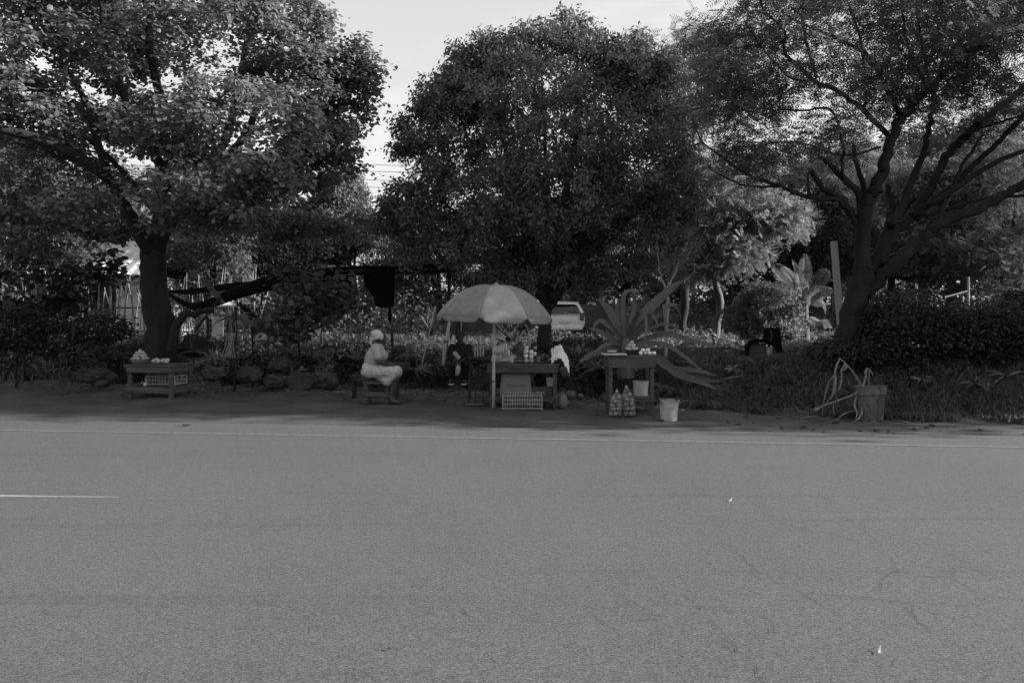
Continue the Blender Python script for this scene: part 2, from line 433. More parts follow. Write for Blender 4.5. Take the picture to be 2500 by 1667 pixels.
# ------------------------------------------------------------------ world, sun, camera
SUN_EL = math.radians(SUN_ELV); SUN_DIR = Vector((math.cos(SUN_EL)*math.cos(math.radians(SUN_AZ)), math.cos(SUN_EL)*math.sin(math.radians(SUN_AZ)), math.sin(SUN_EL)))
w = bpy.data.worlds.new('World'); SC.world = w; w.use_nodes = True; nt = w.node_tree; nt.nodes.clear(); L = nt.links.new
sky = nt.nodes.new('ShaderNodeTexSky'); sky.sky_type='NISHITA'; sky.sun_disc=False; sky.sun_elevation=SUN_EL
sky.sun_rotation = math.radians(90)-math.radians(SUN_AZ); sky.air_density=1.2; sky.dust_density=3.0; sky.ozone_density=1.0
bw = nt.nodes.new('ShaderNodeRGBToBW'); L(sky.outputs[0], bw.inputs[0])
tc = nt.nodes.new('ShaderNodeTexCoord'); mp = nt.nodes.new('ShaderNodeMapping'); mp.inputs['Scale'].default_value=(1.2,1.2,4.0); L(tc.outputs['Generated'], mp.inputs['Vector'])
cn = nt.nodes.new('ShaderNodeTexNoise'); cn.inputs['Scale'].default_value=3.0; cn.inputs['Detail'].default_value=7.0; L(mp.outputs[0], cn.inputs['Vector'])
cr = nt.nodes.new('ShaderNodeMapRange'); cr.inputs['From Min'].default_value=.48; cr.inputs['From Max'].default_value=.72; cr.inputs['To Min'].default_value=1.0; cr.inputs['To Max'].default_value=1.18; L(cn.outputs['Fac'], cr.inputs['Value'])
pw = nt.nodes.new('ShaderNodeMath'); pw.operation='POWER'; L(bw.outputs[0], pw.inputs[0]); pw.inputs[1].default_value=.45
sc_ = nt.nodes.new('ShaderNodeMath'); sc_.operation='MULTIPLY'; L(pw.outputs[0], sc_.inputs[0]); sc_.inputs[1].default_value=SKY_K   # film flattens the sky's range
mu = nt.nodes.new('ShaderNodeMath'); mu.operation='MULTIPLY'; L(sc_.outputs[0], mu.inputs[0]); L(cr.outputs[0], mu.inputs[1])
bg = nt.nodes.new('ShaderNodeBackground'); bg.inputs['Strength'].default_value=SKY_STR; L(mu.outputs[0], bg.inputs['Color'])
wo = nt.nodes.new('ShaderNodeOutputWorld'); L(bg.outputs[0], wo.inputs[0])
sd = bpy.data.lights.new('sun','SUN'); sd.energy=SUN_STR; sd.angle=math.radians(.5); sd.color=(1,1,1)
so = bpy.data.objects.new('sun', sd); COL.objects.link(so); so.rotation_euler = SUN_DIR.to_track_quat('Z','Y').to_euler(); so.location=(30,-5,20)
cd = bpy.data.cameras.new('camera'); cam = bpy.data.objects.new('camera', cd); COL.objects.link(cam); SC.camera = cam
cd.sensor_width=36; cd.sensor_fit='HORIZONTAL'; cd.lens=36*F/2500; cd.shift_y=-(833.5-HZ)/2500; cd.clip_end=3000
cam.location=(0,0,CAMZ); cam.rotation_euler=(math.radians(90),0,0)
SC.view_settings.view_transform='Standard'; SC.view_settings.look='None'; SC.view_settings.exposure=EXPO; SC.view_settings.gamma=1
SC.cycles.max_bounces=6; SC.cycles.diffuse_bounces=3; SC.cycles.transparent_max_bounces=4

# ------------------------------------------------------------------ ground
SL = -.1062
def Ye(X): return 10.06+SL*X
def Yf(X):   # foot of the bank
    return np.interp(X, [-12,-6,-2,0,1.5,3,6,9], [18.2,17.2,16.0,15.5,14.4,13.4,11.9,11.6])
def crest(X): return np.interp(X, [-12,-5,0,3,8], [.55,.55,.58,.66,.72])
def gz(X, Y, rough=True):
    X = np.asarray(X,float); Y = np.asarray(Y,float)
    d = Y-Ye(X)
    z = np.where(d<.9, -.03, 0.0); z = np.where((d>=.9)&(d<1.1), -.03+.03*(d-.9)/.2, z)
    t = np.clip((Y-Yf(X))/2.6,0,1); t = t*t*(3-2*t)
    z = z+t*crest(X)
    if rough:
        b = np.clip((d-1.5)/3,0,1)
        z = z+b*(.022*np.sin(2.3*X+1.1*Y)+.018*np.sin(5.1*X-3.3*Y+1)+.012*np.sin(9.7*X+7.9*Y)*(.4+t))+t*.05*np.sin(1.1*X+.4)*np.sin(.9*Y)
    return z
xs = np.concatenate([np.linspace(-900,-40,12), np.linspace(-36,-14,22), np.arange(-13,13,.12), np.linspace(14,36,22), np.linspace(40,900,12)])
ys = np.concatenate([np.linspace(-200,2,8), np.arange(4,8,.6), np.arange(8.3,20,.10), np.arange(20.5,44,.7), np.linspace(50,1500,14)])
XX, YY = np.meshgrid(xs, ys); ZZ = gz(XX,YY)
V = np.stack([XX,YY,ZZ],-1).reshape(-1,3); nx = len(xs); ny = len(ys)
fs = [(j*nx+i, j*nx+i+1, (j+1)*nx+i+1, (j+1)*nx+i) for j in range(ny-1) for i in range(nx-1)]
me = bpy.data.meshes.new('ground'); me.from_pydata(V.tolist(), [], fs); me.update()
tag(link('ground', me, M['earth'], smooth=True), kind='structure', label='dark earth and gravel verge rising as a bank to the garden')
def road_pt(x, d, z=0.0): return (x, Ye(x)+d, z)
mb = MB(); rx = np.concatenate([[-700,-60],np.arange(-20,20.1,1.0),[60,700]])
edge_d = {x: .95+.05*math.sin(3.1*x)+.04*math.sin(7.3*x) for x in rx}
vs = []; 
for x in rx: vs.append(road_pt(x, -13.5-max(0,abs(x)-300)*0, 0.0)); vs.append(road_pt(x, edge_d[x], 0.0))
mb.add(vs, [(2*i, 2*i+2, 2*i+3, 2*i+1) for i in range(len(rx)-1)])
tag(mb.build('road', M['asphalt']), kind='structure', label='sunlit worn grey asphalt road')
mb = MB(); xr = np.arange(-60,60,.5); vs = []
for x in xr: vs += [road_pt(x,-.045,.004), road_pt(x,.045,.004)]
mb.add(vs, [(2*i,2*i+2,2*i+3,2*i+1) for i in range(len(xr)-1)])
tag(mb.build('road_edge_line', M['paint']), kind='structure', label='faded white edge line along the verge')
mb = MB(); c0 = 6.96-Ye(-4.5)
for a, b in ((-60,-52),(-40,-32),(-20,-12),(-8.2,-3.35)):
    pts = np.arange(a, b+.01, .4); vs = []
    for x in pts:
        wv = .058 if b-x > 1.6 else .036*(b-x)/1.6+.020+.01*math.sin(x*17)
        vs += [(x, 6.93+(-.045)*(x+4.5)-wv, .004),(x, 6.93+(-.045)*(x+4.5)+wv, .004)]
    mb.add(vs, [(2*i,2*i+2,2*i+3,2*i+1) for i in range(len(pts)-1)])
for x0,yy in ((-3.15,6.86),(-2.95,6.85),(-2.72,6.84),(-2.58,6.83),(-2.46,6.86),(-2.36,6.83),(-2.25,6.85)):
    l_=random.uniform(.05,.12); mb.add([(x0,yy,.004),(x0+l_*.5,yy-.008,.004),(x0+l_,yy+.003,.004),(x0+l_*.6,yy+.012,.004)],[(0,1,2,3)])
tag(mb.build('road_centre_line', M['paint2']), kind='structure', label='worn white dash of the centre line')
# cracks, traced from the road surface and laid as thin tar lines
cr_px = [[(1555,1202),(1543,1228)],[(1532,1262),(1600,1270),(1690,1280),(1722,1308)],[(1836,1228),(1890,1258),(1948,1290)],
 [(1990,1206),(2010,1215),(2035,1240),(2075,1275),(2150,1330),(2195,1395)],[(2180,1398),(2240,1405),(2310,1408),(2390,1450),(2460,1462)],
 [(2330,1358),(2390,1390),(2450,1420),(2500,1435)],[(1850,1395),(1900,1425),(1975,1455),(2010,1480),(2060,1505)],[(1975,1448),(2100,1458),(2200,1470),(2330,1475),(2420,1490),(2500,1530)],
 [(1485,1440),(1530,1458),(1590,1490),(1605,1530)],[(1595,1425),(1625,1465),(1700,1480),(1790,1493)],
 [(1430,1480),(1455,1505),(1480,1528)],[(1730,1565),(1800,1590),(1845,1620),(1850,1650),(1880,1690)],[(1860,1500),(1890,1545)],[(2215,1475),(2230,1495)],[(2075,1275),(2160,1300),(2250,1322),(2330,1358)],[(2195,1395),(2150,1440),(2100,1458)],[(1948,1290),(2035,1302),(2100,1330)],[(1700,1480),(1740,1520),(1800,1590)],[(2310,1408),(2360,1380),(2420,1420)],[(1722,1308),(1800,1340),(1850,1395)],[(2200,1470),(2240,1520),(2290,1560),(2380,1590)],
 [(700,1480),(735,1490)],[(1120,1478),(1140,1500),(1170,1512)],
 [(620,1465),(680,1480),(720,1492)],[(100,1493),(150,1505),(190,1508)],[(1690,1185),(1730,1210)]]
mb = MB()
for pl in cr_px:
    pts = []
    for (x,y) in pl:
        D = 1.6*F/(y-HZ); pts.append(np.array([(x-1250)*D/F, D, .0035]))
    out = []
    for a, b in zip(pts[:-1], pts[1:]):
        n = max(2,int(np.linalg.norm(b-a)/.03))
        w1 = rng.normal(size=n).cumsum(); w2 = rng.normal(size=n).cumsum(); tt = np.linspace(0,1,n,endpoint=False)
        w1 -= w1[-1]*tt; w2 -= w2[-1]*tt
        for t,u1,u2 in zip(tt,w1,w2):
            out.append(a+(b-a)*t+np.array([u1*.008+rng.normal()*.004, u2*.012+rng.normal()*.005, 0]))
    out.append(pts[-1]); wd = .0004+.0015*rng.random(len(out)); vs=[]
    for i,p in enumerate(out):
        t = out[min(i+1,len(out)-1)]-out[max(i-1,0)]; t /= np.linalg.norm(t)+1e-9; s_ = np.array([-t[1],t[0],0])
        vs += [p-s_*wd[i], p+s_*wd[i]]
    mb.add(vs, [(2*i,2*i+2,2*i+3,2*i+1) for i in range(len(out)-1)])
tag(mb.build('road_cracks', M['crack']), kind='structure', label='thin branching cracks across the asphalt')
def road_at(px,py,z=.01):
    D = (CAMZ-z)*F/(py-HZ); return np.array([(px-1250)*D/F, D, z])
for (px_,py_,s,lab) in ((2148,1588,.024,'small white scrap of paper lying on the road at bottom right'),(1784,1221,.03,'tiny pale leaf lying on the road beyond the cracks')):
    c = road_at(px_,py_); mb = MB(); mb.ribbon([c-[s*.6,s,0],c,c+[s*.7,s*1.4,.012]],[s*.2,s*.6,s*.35,.004],face=(0,0,1),thick=.001); tag(mb.build('scrap', M['plasticpale']), lab, 'litter')
c = road_at(455,1038); mb = MB(); mb.ball(c+[0,0,.005],(.05,.03,.012),8,5,jit=.3); tag(mb.build('fallen_leaf', M['cartondark']), 'dark fallen leaf alone on the lit road edge at left', 'leaf')
c = road_at(950,1582); mb = MB(); mb.ball(c,(.010,.007,.005),8,5,jit=.3); tag(mb.build('pebble', M['cartondark']), 'dark pebble on the bare road at the bottom', 'pebble')

def ground_pts(n, x0,x1, dlo, dhi, ref='foot'):
    X = rng.uniform(x0,x1,n)
    base = Yf(X) if ref=='foot' else Ye(X)
    Y = base+rng.uniform(dlo,dhi,n); return X,Y,gz(X,Y)
# fallen leaves and chips on the verge
X,Y,Z = ground_pts(5200,-13,11,-1.8,1.6); k = rng.random(len(X))< np.clip((Y-Ye(X)-2.0)/2.5,0.0,1)*np.clip(1.2-np.abs(Y-Yf(X)),.12,1); X,Y,Z=X[k],Y[k],Z[k]; n=len(X)
d = unit(n); d[:,2]*=.2; up = np.array([0,0,1.])+rng.normal(size=(n,3))*.35
o = leaves('leaf_litter', np.stack([X,Y,Z+.012],1), d, up, .025+.04*rng.random(n)**2, 'oval', M['litter']); tag(o,'scattered pale fallen leaves on the verge',kind='stuff')
mb = MB()
for i in range(420):
    X,Y,Z = ground_pts(1,-12,10,-2.2,.6); s = .012+.03*random.random()**2
    mb.ball((X[0],Y[0],Z[0]+s*.2),(s*1.3,s,s*.7),6,4,jit=.25)
tag(mb.build('gravel', M['stone']), 'loose stones scattered along the verge', kind='stuff')
mb = MB()
for i in range(520):
    X,Y,Z = ground_pts(1,-12,6,-.9,1.3); a_=random.random()*3.14; l_=.04+.16*random.random()**2; p=np.array([X[0],Y[0],Z[0]+.012]); q=np.array([math.cos(a_)*l_,math.sin(a_)*l_,.02*random.random()])
    mb.tube([p-q,p+[0,0,.01],p+q],.003+.004*random.random(),4)
tag(mb.build('twig_litter', M['dry']), 'broken twigs and husks strewn along the foot of the bank', kind='stuff')
# grass on the right bank and thin tufts elsewhere
def grass(name, X,Y, h, mat_, lab, spread=.4, wid=.012):
    n = len(X); Z = gz(X,Y)-.01; a = rng.uniform(0,2*np.pi,n); hh = h*(.4+.8*rng.random(n)); w_ = wid*(.6+.8*rng.random(n))
    lean = rng.normal(size=(n,2))*spread*hh[:,None]
    p0 = np.stack([X,Y,Z],1); side = np.stack([np.cos(a),np.sin(a),0*a],1)*w_[:,None]
    m1 = p0+np.stack([lean[:,0]*.35,lean[:,1]*.35,hh*.6],1); tp = p0+np.stack([lean[:,0],lean[:,1],hh*(1-.3*np.abs(lean[:,0])/hh)],1)
    V = np.stack([p0-side,p0+side,m1+side*.8,tp,m1-side*.8],1).reshape(-1,3)
    o = link(name, np_mesh(name,V,[(0,1,2,3,4)],5), mat_); return tag(o, lab, kind='stuff')
X = rng.uniform(1.6,13,52000); Y = Yf(X)-.35+rng.random(52000)**1.2*5.2; k = (np.sin(3.1*X+1.3*Y)+np.sin(1.7*Y-2.2*X)+rng.normal(size=len(X))*.7 > -.7); grass('grass', X[k],Y[k],.15,M['grass'],'short rough grass covering the right bank',.55)
X = rng.uniform(-13,2,30000); Y = Yf(X)+.2+rng.random(30000)*3.5; k = (np.sin(2.3*X+1.9*Y)+np.sin(4.7*X-2.9*Y)+rng.normal(size=len(X))*.6 > .3); grass('bank_weeds', X[k],Y[k],.22,M['leafd'],'dark weeds and grass tufts on the left bank',.6)
X = rng.uniform(-16,22,34000); Y = rng.uniform(18,34,34000); k=(np.sin(1.3*X+.9*Y)+np.sin(.7*X-1.9*Y)+rng.normal(size=len(X))*.5>.7); grass('garden_grass', X[k],Y[k],.3,M['leafm'],'tall grass growing in the garden behind the bank',.5,.02)
# low leafy cover
def cover(name, centres, per, rad, size, mat_, lab, shape='oval'):
    pos,d,up,s = clump_leaves(centres, per, rad, size, 'layer'); o = leaves(name,pos,d,up,s,shape,mat_); return tag(o,lab,kind='stuff')
X = rng.uniform(-14,-3.0,900); Y = Yf(X)+.5+rng.random(900)**.9*3.3; z = gz(X,Y)+rng.random(900)*.35*np.clip((Y-Yf(X))/1.8,0,1)
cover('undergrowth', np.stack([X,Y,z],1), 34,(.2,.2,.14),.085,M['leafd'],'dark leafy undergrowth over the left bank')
X = rng.uniform(-3.0,2.6,420); Y = Yf(X)+1.2+rng.random(420)*3.2; z = gz(X,Y)+rng.random(420)*.22
cover('ground_cover', np.stack([X,Y,z],1), 26,(.17,.17,.10),.07,M['leafm'],'low leafy plants on the bank behind the stall')
X = rng.uniform(-7.5,-.8,170); Y = rng.uniform(16.4,19.0,170); k=np.sin(2.9*X+1)+np.sin(1.9*Y+X)>.0; X,Y=X[k],Y[k]; z = gz(X,Y)+.15+rng.random(len(X))*.35
cover('pale_cover', np.stack([X,Y,z],1), 16,(.13,.13,.10),.08,M['leafp'],'patches of pale-leaved creeper on the bank behind the seated woman')
X = rng.uniform(-9,14,1000); Y = rng.uniform(19.5,27,1000); k=np.sin(1.1*X+2)+np.sin(2.3*X-.8*Y)+rng.normal(size=1000)*.5>.25; X,Y=X[k],Y[k]; z = gz(X,Y)+rng.random(len(X))**2*.5*(.5+.5*np.sin(1.7*X))
cover('garden_plants', np.stack([X,Y,z],1), 26,(.3,.3,.2),.12,M['leafm'],'mixed leafy garden plants behind the bank')

n=2600; X=rng.uniform(-48,48,n); Y=rng.uniform(47,55,n); Zt=4.2+1.2*np.sin(X*.35)+.8*np.sin(X*.9+2); z=.4+rng.random(n)*Zt
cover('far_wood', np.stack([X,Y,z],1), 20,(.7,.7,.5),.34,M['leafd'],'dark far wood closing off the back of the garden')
n=1100; X=rng.uniform(-26,26,n); X=X[(X<-3)|(X>4.5)]; n=len(X); Y=rng.uniform(29,35,n); z=.5+rng.random(n)**1.2*(1.5+.5*np.sin(X*1.3))
cover('understorey', np.stack([X,Y,z],1), 26,(.4,.4,.3),.16,M['leafm'],'shrubby growth in front of the concrete fence')
# ------------------------------------------------------------------ trees
def LB(pts, r0, r1, D0, D1=None):
    """limb through photo pixels; depth runs from D0 to D1"""
    D1 = D0 if D1 is None else D1; n = len(pts)
    return ([P(x,y,D0+(D1-D0)*i/max(1,n-1)) for i,(x,y) in enumerate(pts)], r0, r1)
# 1. big round-leaved tree on the left
D=16.6
l1 = [ LB([(392,885),(390,800),(378,720),(372,640),(378,600)],.33,.23,D),
 LB([(368,640),(345,575),(300,500),(265,440),(205,392),(110,345),(0,312),(-90,290)],.155,.075,D,14.4),
 LB([(265,440),(235,330),(205,240),(170,180),(110,140)],.09,.03,15.8,14.8),
 LB([(378,610),(392,540),(408,440),(415,350),(395,250),(370,150),(360,30),(350,-60)],.17,.05,D,16),
 LB([(385,600),(425,520),(480,440),(545,350),(575,250),(600,120),(620,-20)],.16,.05,D,17.2),
 LB([(425,520),(500,450),(600,330),(650,225),(740,185),(830,140),(880,110)],.12,.03,D,17),
 LB([(500,450),(620,400),(740,360),(850,360)],.08,.02,16,15.4),
 LB([(405,440),(360,330),(300,230),(260,100),(240,-20)],.12,.04,D,15),
 LB([(392,540),(300,420),(200,330),(100,260)],.08,.03,16.4,17.5),
 LB([(600,330),(720,280),(840,255),(905,270)],.06,.02,16.6,17.2),
 LB([(420,860),(430,800),(450,770),(490,758),(520,755)],.11,.05,16.2,16.0),
]
b1 = px_blobs([(60,20,16.5,160,110,2.2),(200,60,17,160,110,2.0),(330,10,17.5,200,90,2.0),(30,250,16,90,110,1.6),(450,60,16.5,330,190,3.2),(120,120,15.4,270,230,2.8),(690,60,16.6,110,140,2.0),(770,200,16.8,80,90,1.4),(840,165,17,50,45,.6),(870,130,17,42,32,.4),
 (860,225,17,55,45,.7),(600,330,15.2,230,130,2.2),(800,290,16.8,85,60,.9),(900,270,17.2,28,25,.3),(840,385,16,45,35,.5),(780,350,16,80,55,.8),(330,370,18.0,200,120,1.2),(90,430,17.6,160,140,1.4),(420,330,15,120,70,1.2),(200,500,14.4,90,40,.7),(460,540,15,90,45,.8),
 (520,480,14.2,170,80,1.4),(620,430,14,120,60,1.0),(760,430,17,60,40,.8),(110,560,17.2,150,70,1.3),(250,560,17.5,90,40,.8),(640,560,17.8,140,60,1.0),(760,560,17.6,80,60,.9),(850,560,18,55,40,.8),(450,600,17.8,90,50,.8),(910,180,17,25,18,.3)])
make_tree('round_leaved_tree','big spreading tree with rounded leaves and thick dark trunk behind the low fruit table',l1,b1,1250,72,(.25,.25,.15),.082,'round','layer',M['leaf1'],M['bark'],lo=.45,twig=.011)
# 2. dense dark tree in the middle
D=17.2
l2 = [ LB([(1328,850),(1330,800),(1334,745)],.17,.13,D),
 LB([(1334,750),(1316,690),(1290,600),(1255,480),(1230,350),(1205,220)],.14,.04,D,17),
 LB([(1338,750),(1352,650),(1372,520),(1400,380),(1410,200),(1405,110)],.13,.03,D,17.6),
 LB([(1340,745),(1360,718),(1392,676),(1430,625),(1482,570),(1560,510),(1650,440)],.15,.04,D,16.2),
 LB([(1316,690),(1240,600),(1150,540),(1060,480)],.08,.02,D,16.4),
 LB([(1255,480),(1160,380),(1120,250),(1120,170)],.07,.02,D,16.6),
 LB([(1290,600),(1330,480),(1330,330),(1320,140)],.08,.02,D,16.2),
 LB([(1372,520),(1480,400),(1560,280),(1590,170)],.08,.02,D,17.4),
 LB([(1345,735),(1390,600),(1470,480),(1510,330),(1500,180)],.08,.02,D,18),
 LB([(1300,700),(1262,640),(1250,560)],.06,.02,D,18),
]
b2 = px_blobs([(1340,300,17.2,270,210,2.7),(1230,130,17,42,42,.8),(1265,100,17,38,32,.6),(1120,140,16.9,26,44,.4),(1165,165,17,55,50,.8),(1095,190,16.8,22,45,.4),(1325,110,17,60,45,.9),(1385,85,17,62,42,.9),(1440,120,17,50,45,.8),
 (1500,130,17.2,26,40,.5),(1560,120,17.2,26,42,.5),(1590,170,17.2,40,60,.7),(1530,190,17,70,60,.9),(1640,230,17.6,60,70,1.0),(1690,300,17.6,50,80,1.0),
 (1080,250,16.8,80,60,.9),(1040,270,16.8,40,40,.5),(1010,335,16.8,40,35,.5),(975,300,16.8,18,18,.3),(985,370,16.8,28,22,.3),(1080,360,16.8,90,80,1.2),(1060,430,16.8,60,60,.8),
 (980,480,16.8,55,42,.7),(950,540,17.2,50,45,.8),(1040,530,16.8,90,60,1.0),(1010,610,17,60,35,.7),(1130,600,16.6,100,45,.9),(1200,470,16.2,140,110,1.4),(1380,480,16.0,150,110,1.6),(1560,400,16.4,140,130,1.7),(1650,450,16.6,70,90,1.1),(1560,530,16.6,110,70,1.0),
 (1680,520,16.8,45,60,.6),(1250,640,17.4,80,40,.6),(1420,620,17.8,60,50,.7),(1480,560,17.8,80,60,.8),(1340,330,16.6,220,190,2.0),(1250,690,16.8,75,32,.6),(1410,680,17,75,36,.6),(1500,650,17,70,40,.6),(1150,230,17,80,80,1.0),(1560,220,17.2,110,80,1.2),(1200,160,17,70,60,.9),(1480,150,17.2,80,50,.9),(1640,330,17,80,90,1.1),(1530,150,17.2,60,55,.8),(1470,125,17.2,60,48,.8),(1200,130,17,60,48,.8),(1140,190,16.9,60,55,.8),(1620,190,17.4,45,55,.7),(1150,560,17.4,120,70,1.0),(1330,560,17.6,130,80,1.1),(1600,600,17,80,40,.6)])
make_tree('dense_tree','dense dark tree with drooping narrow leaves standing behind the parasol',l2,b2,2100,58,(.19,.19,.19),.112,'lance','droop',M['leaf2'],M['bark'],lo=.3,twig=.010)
# 3. feathery spreading tree on the right
D=14.6
l3 = [ LB([(2055,905),(2062,850),(2083,770),(2100,700),(2112,650)],0.249,0.199,D),
 LB([(2106,690),(2107,600),(2109,520),(2125,480),(2140,452),(2158,400),(2174,337),(2205,285),(2225,262)],0.160,0.070,D,14),
 LB([(2225,262),(2266,214),(2330,160),(2396,115),(2492,77),(2560,50)],0.068,0.033,14,13),
 LB([(2108,560),(2094,471),(2052,429),(2025,400),(1998,383)],0.080,0.037,D,13.9),
 LB([(2112,520),(2113,478),(2101,432),(2088,390),(2082,356)],0.064,0.033,D,14.6),
 LB([(2066,450),(2055,413),(2063,360)],0.037,0.025,14.2,14),
 LB([(2106,600),(2097,555),(2059,490),(2013,459),(1975,413)],0.080,0.041,D,14.2),
 LB([(2080,530),(2050,492),(2021,486),(1960,478),(1906,455),(1830,429),(1765,386)],0.060,0.025,D,13.4),
 LB([(1906,455),(1830,455),(1775,435),(1730,410)],0.028,0.011,14,13.5),
 LB([(1975,480),(1973,440),(1975,420)],0.024,0.013,14,14),
 LB([(2118,700),(2155,597),(2174,536),(2178,497),(2166,452)],0.137,0.049,D,15.1),
 LB([(2174,550),(2197,517),(2220,459),(2250,383),(2270,310),(2281,245),(2300,150)],0.097,0.033,D,15.4),
 LB([(2150,640),(2174,574),(2228,528),(2273,452),(2308,383),(2346,344),(2403,291),(2500,214),(2560,180)],0.112,0.057,D,15.8),
 LB([(2228,528),(2266,501),(2327,455),(2365,413),(2434,352),(2500,283),(2580,220)],0.072,0.041,14.8,15),
 LB([(2266,501),(2308,478),(2404,413),(2500,367),(2590,330)],0.057,0.033,14.6,14),
 LB([(2110,720),(2170,660),(2250,585),(2296,547),(2365,517),(2442,482),(2500,455),(2600,420)],0.137,0.067,D,13.4),
 LB([(2290,550),(2308,494),(2327,455),(2350,400),(2400,330)],0.048,0.025,14.3,14.8),
 LB([(2240,535),(2300,515),(2380,490),(2470,480),(2560,470)],0.048,0.025,14.8,15.5),
 LB([(2174,337),(2100,260),(2050,225),(1990,199)],0.048,0.037,14.3,13.8),
 LB([(1990,199),(1917,130),(1914,77),(1864,23),(1850,-40)],0.037,0.013,13.8,13.2),
 LB([(1994,191),(1967,100),(1960,30),(1970,-60)],0.032,0.016,13.8,14),
 LB([(1990,199),(1933,191),(1883,145),(1820,60)],0.024,0.011,13.8,13.4),
 LB([(2200,290),(2130,150),(2078,111),(1994,73),(1933,46),(1875,0)],0.044,0.016,14.4,14.8),
 LB([(2110,150),(2090,60),(2050,-40)],0.032,0.016,14.6,15),
 LB([(2060,360),(2030,270),(1960,270),(1880,268),(1800,255)],0.028,0.011,14.2,14),
 LB([(2150,360),(2060,380),(1960,350),(1880,350)],0.024,0.011,14.4,13.9),
 LB([(2281,245),(2260,150),(2240,40),(2240,-60)],0.040,0.025,15.3,15.5),
 LB([(2308,383),(2350,330),(2440,300),(2540,270)],0.032,0.016,15,15),
 LB([(2266,214),(2220,120),(2200,20)],0.032,0.016,13.9,13.6),
 LB([(1765,386),(1710,340),(1690,280)],0.017,0.011,13.4,13.4),
]
b3 = px_blobs([(1860,60,13.8,105,80,1.4),(1960,20,13.8,170,90,2.0),(2150,10,14,170,90,2.2),(2350,0,14,200,110,2.4),(1770,170,13.8,80,50,1.0),(1870,190,13.6,130,45,1.4),(1790,255,13.8,70,35,.9),
 (1850,280,13.8,150,40,1.4),(2050,160,13.9,140,60,1.5),(2100,230,13.8,150,42,1.4),(2300,120,13.6,170,60,1.6),(2250,200,13.9,130,35,1.1),(1800,350,13.8,75,26,.8),(1900,370,13.8,120,32,1.0),
 (1750,400,13.7,40,20,.5),(1850,420,13.8,80,20,.7),(2030,330,13.8,110,30,1.0),(2440,160,14,110,80,1.6),(2420,60,14,120,90,1.6),(1720,90,14,25,35,.4),(2120,-110,14.6,330,90,2.1),(2500,-60,15,300,150,2.3),(2390,210,14.4,120,40,1.0),(2200,250,14.4,90,30,.8),(2420,300,15.5,120,30,.9),(2300,340,15.6,90,22,.6)])
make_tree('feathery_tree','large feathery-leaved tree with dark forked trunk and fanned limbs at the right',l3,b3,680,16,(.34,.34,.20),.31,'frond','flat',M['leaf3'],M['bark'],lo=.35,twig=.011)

# 4. generic crowns for the trees further back
def generic(name, label, base, h, blobs, n, per, rad, size, shape, mode, lm, bm, group, r=.14, nl=5, lo=.5):
    base = np.array(base,float); limbs = [([base, base+[.1,0,h*.25], base+[0,.1,h*.42]], r, r*.7)]
    for i in range(nl):
        b = blobs[i%len(blobs)][0]; limbs.append(([base+[0,.1,h*.40], base*.5+b*.5+[0,0,.1*h], b], r*.55, .03))
    return make_tree(name,label,limbs,blobs,n,per,rad,size,shape,mode,lm,bm,group,lo=lo)
def B(x,y,z,rx,ry,rz): return (np.array([x,y,z],float), np.array([rx,ry,rz],float))
# bright fine-leaved tree with drooping sprays right of centre
base = P(1745,812,21.5); base[2]=.6
generic('pale_feathery_tree','bright sunlit tree with drooping feathery sprays left of the timber post',base,5,px_blobs([(1760,480,21.5,110,70,1.5),(1850,520,21.3,90,45,1.2),(1900,540,21.2,60,38,.9),(1720,570,21.5,90,70,1.2),(1800,610,21,80,45,.9),(1700,650,21.5,60,40,.8),(1780,420,22,120,50,1.2)]),560,17,(.28,.28,.24),.30,'frond','flat',M['leaf4'],M['barkmid'],None,.12)
base = P(1870,850,19.0); base[2]=.6
generic('round_bush','rounded pale bush in sunlight behind the black-draped seat',base,1.3,px_blobs([(1870,745,19,75,55,.9),(1830,770,19,60,45,.8),(1910,775,19,50,45,.7),(1880,810,18.8,80,35,.8),(1845,725,19,40,30,.5)]),330,60,(.13,.13,.1),.065,'oval','x',M['leafp'],M['bark'],None,.03,lo=.7)
base = P(860,800,34); base[2]=.6
generic('rounded_tree','smooth rounded tree in sunlight beyond the gap under the wires',base,6,px_blobs([(835,490,34,55,70,1.6),(800,560,34,90,80,2),(870,560,34,50,50,1.5),(830,440,34,38,28,.9)]),420,60,(.3,.3,.25),.16,'oval','x',M['leafm'],M['bark'],None,.2,lo=.8)
base = P(1665,800,26); base[2]=.6
generic('tall_feathery_tree','slim feathery treetop showing between the two big crowns',base,8,px_blobs([(1672,85,26,36,30,1.0),(1650,160,26,55,60,1.4),(1700,230,26,60,80,1.6),(1735,130,26,45,60,1.3)]),85,16,(.4,.4,.3),.36,'frond','flat',M['leaf3'],M['bark'],None,.16)

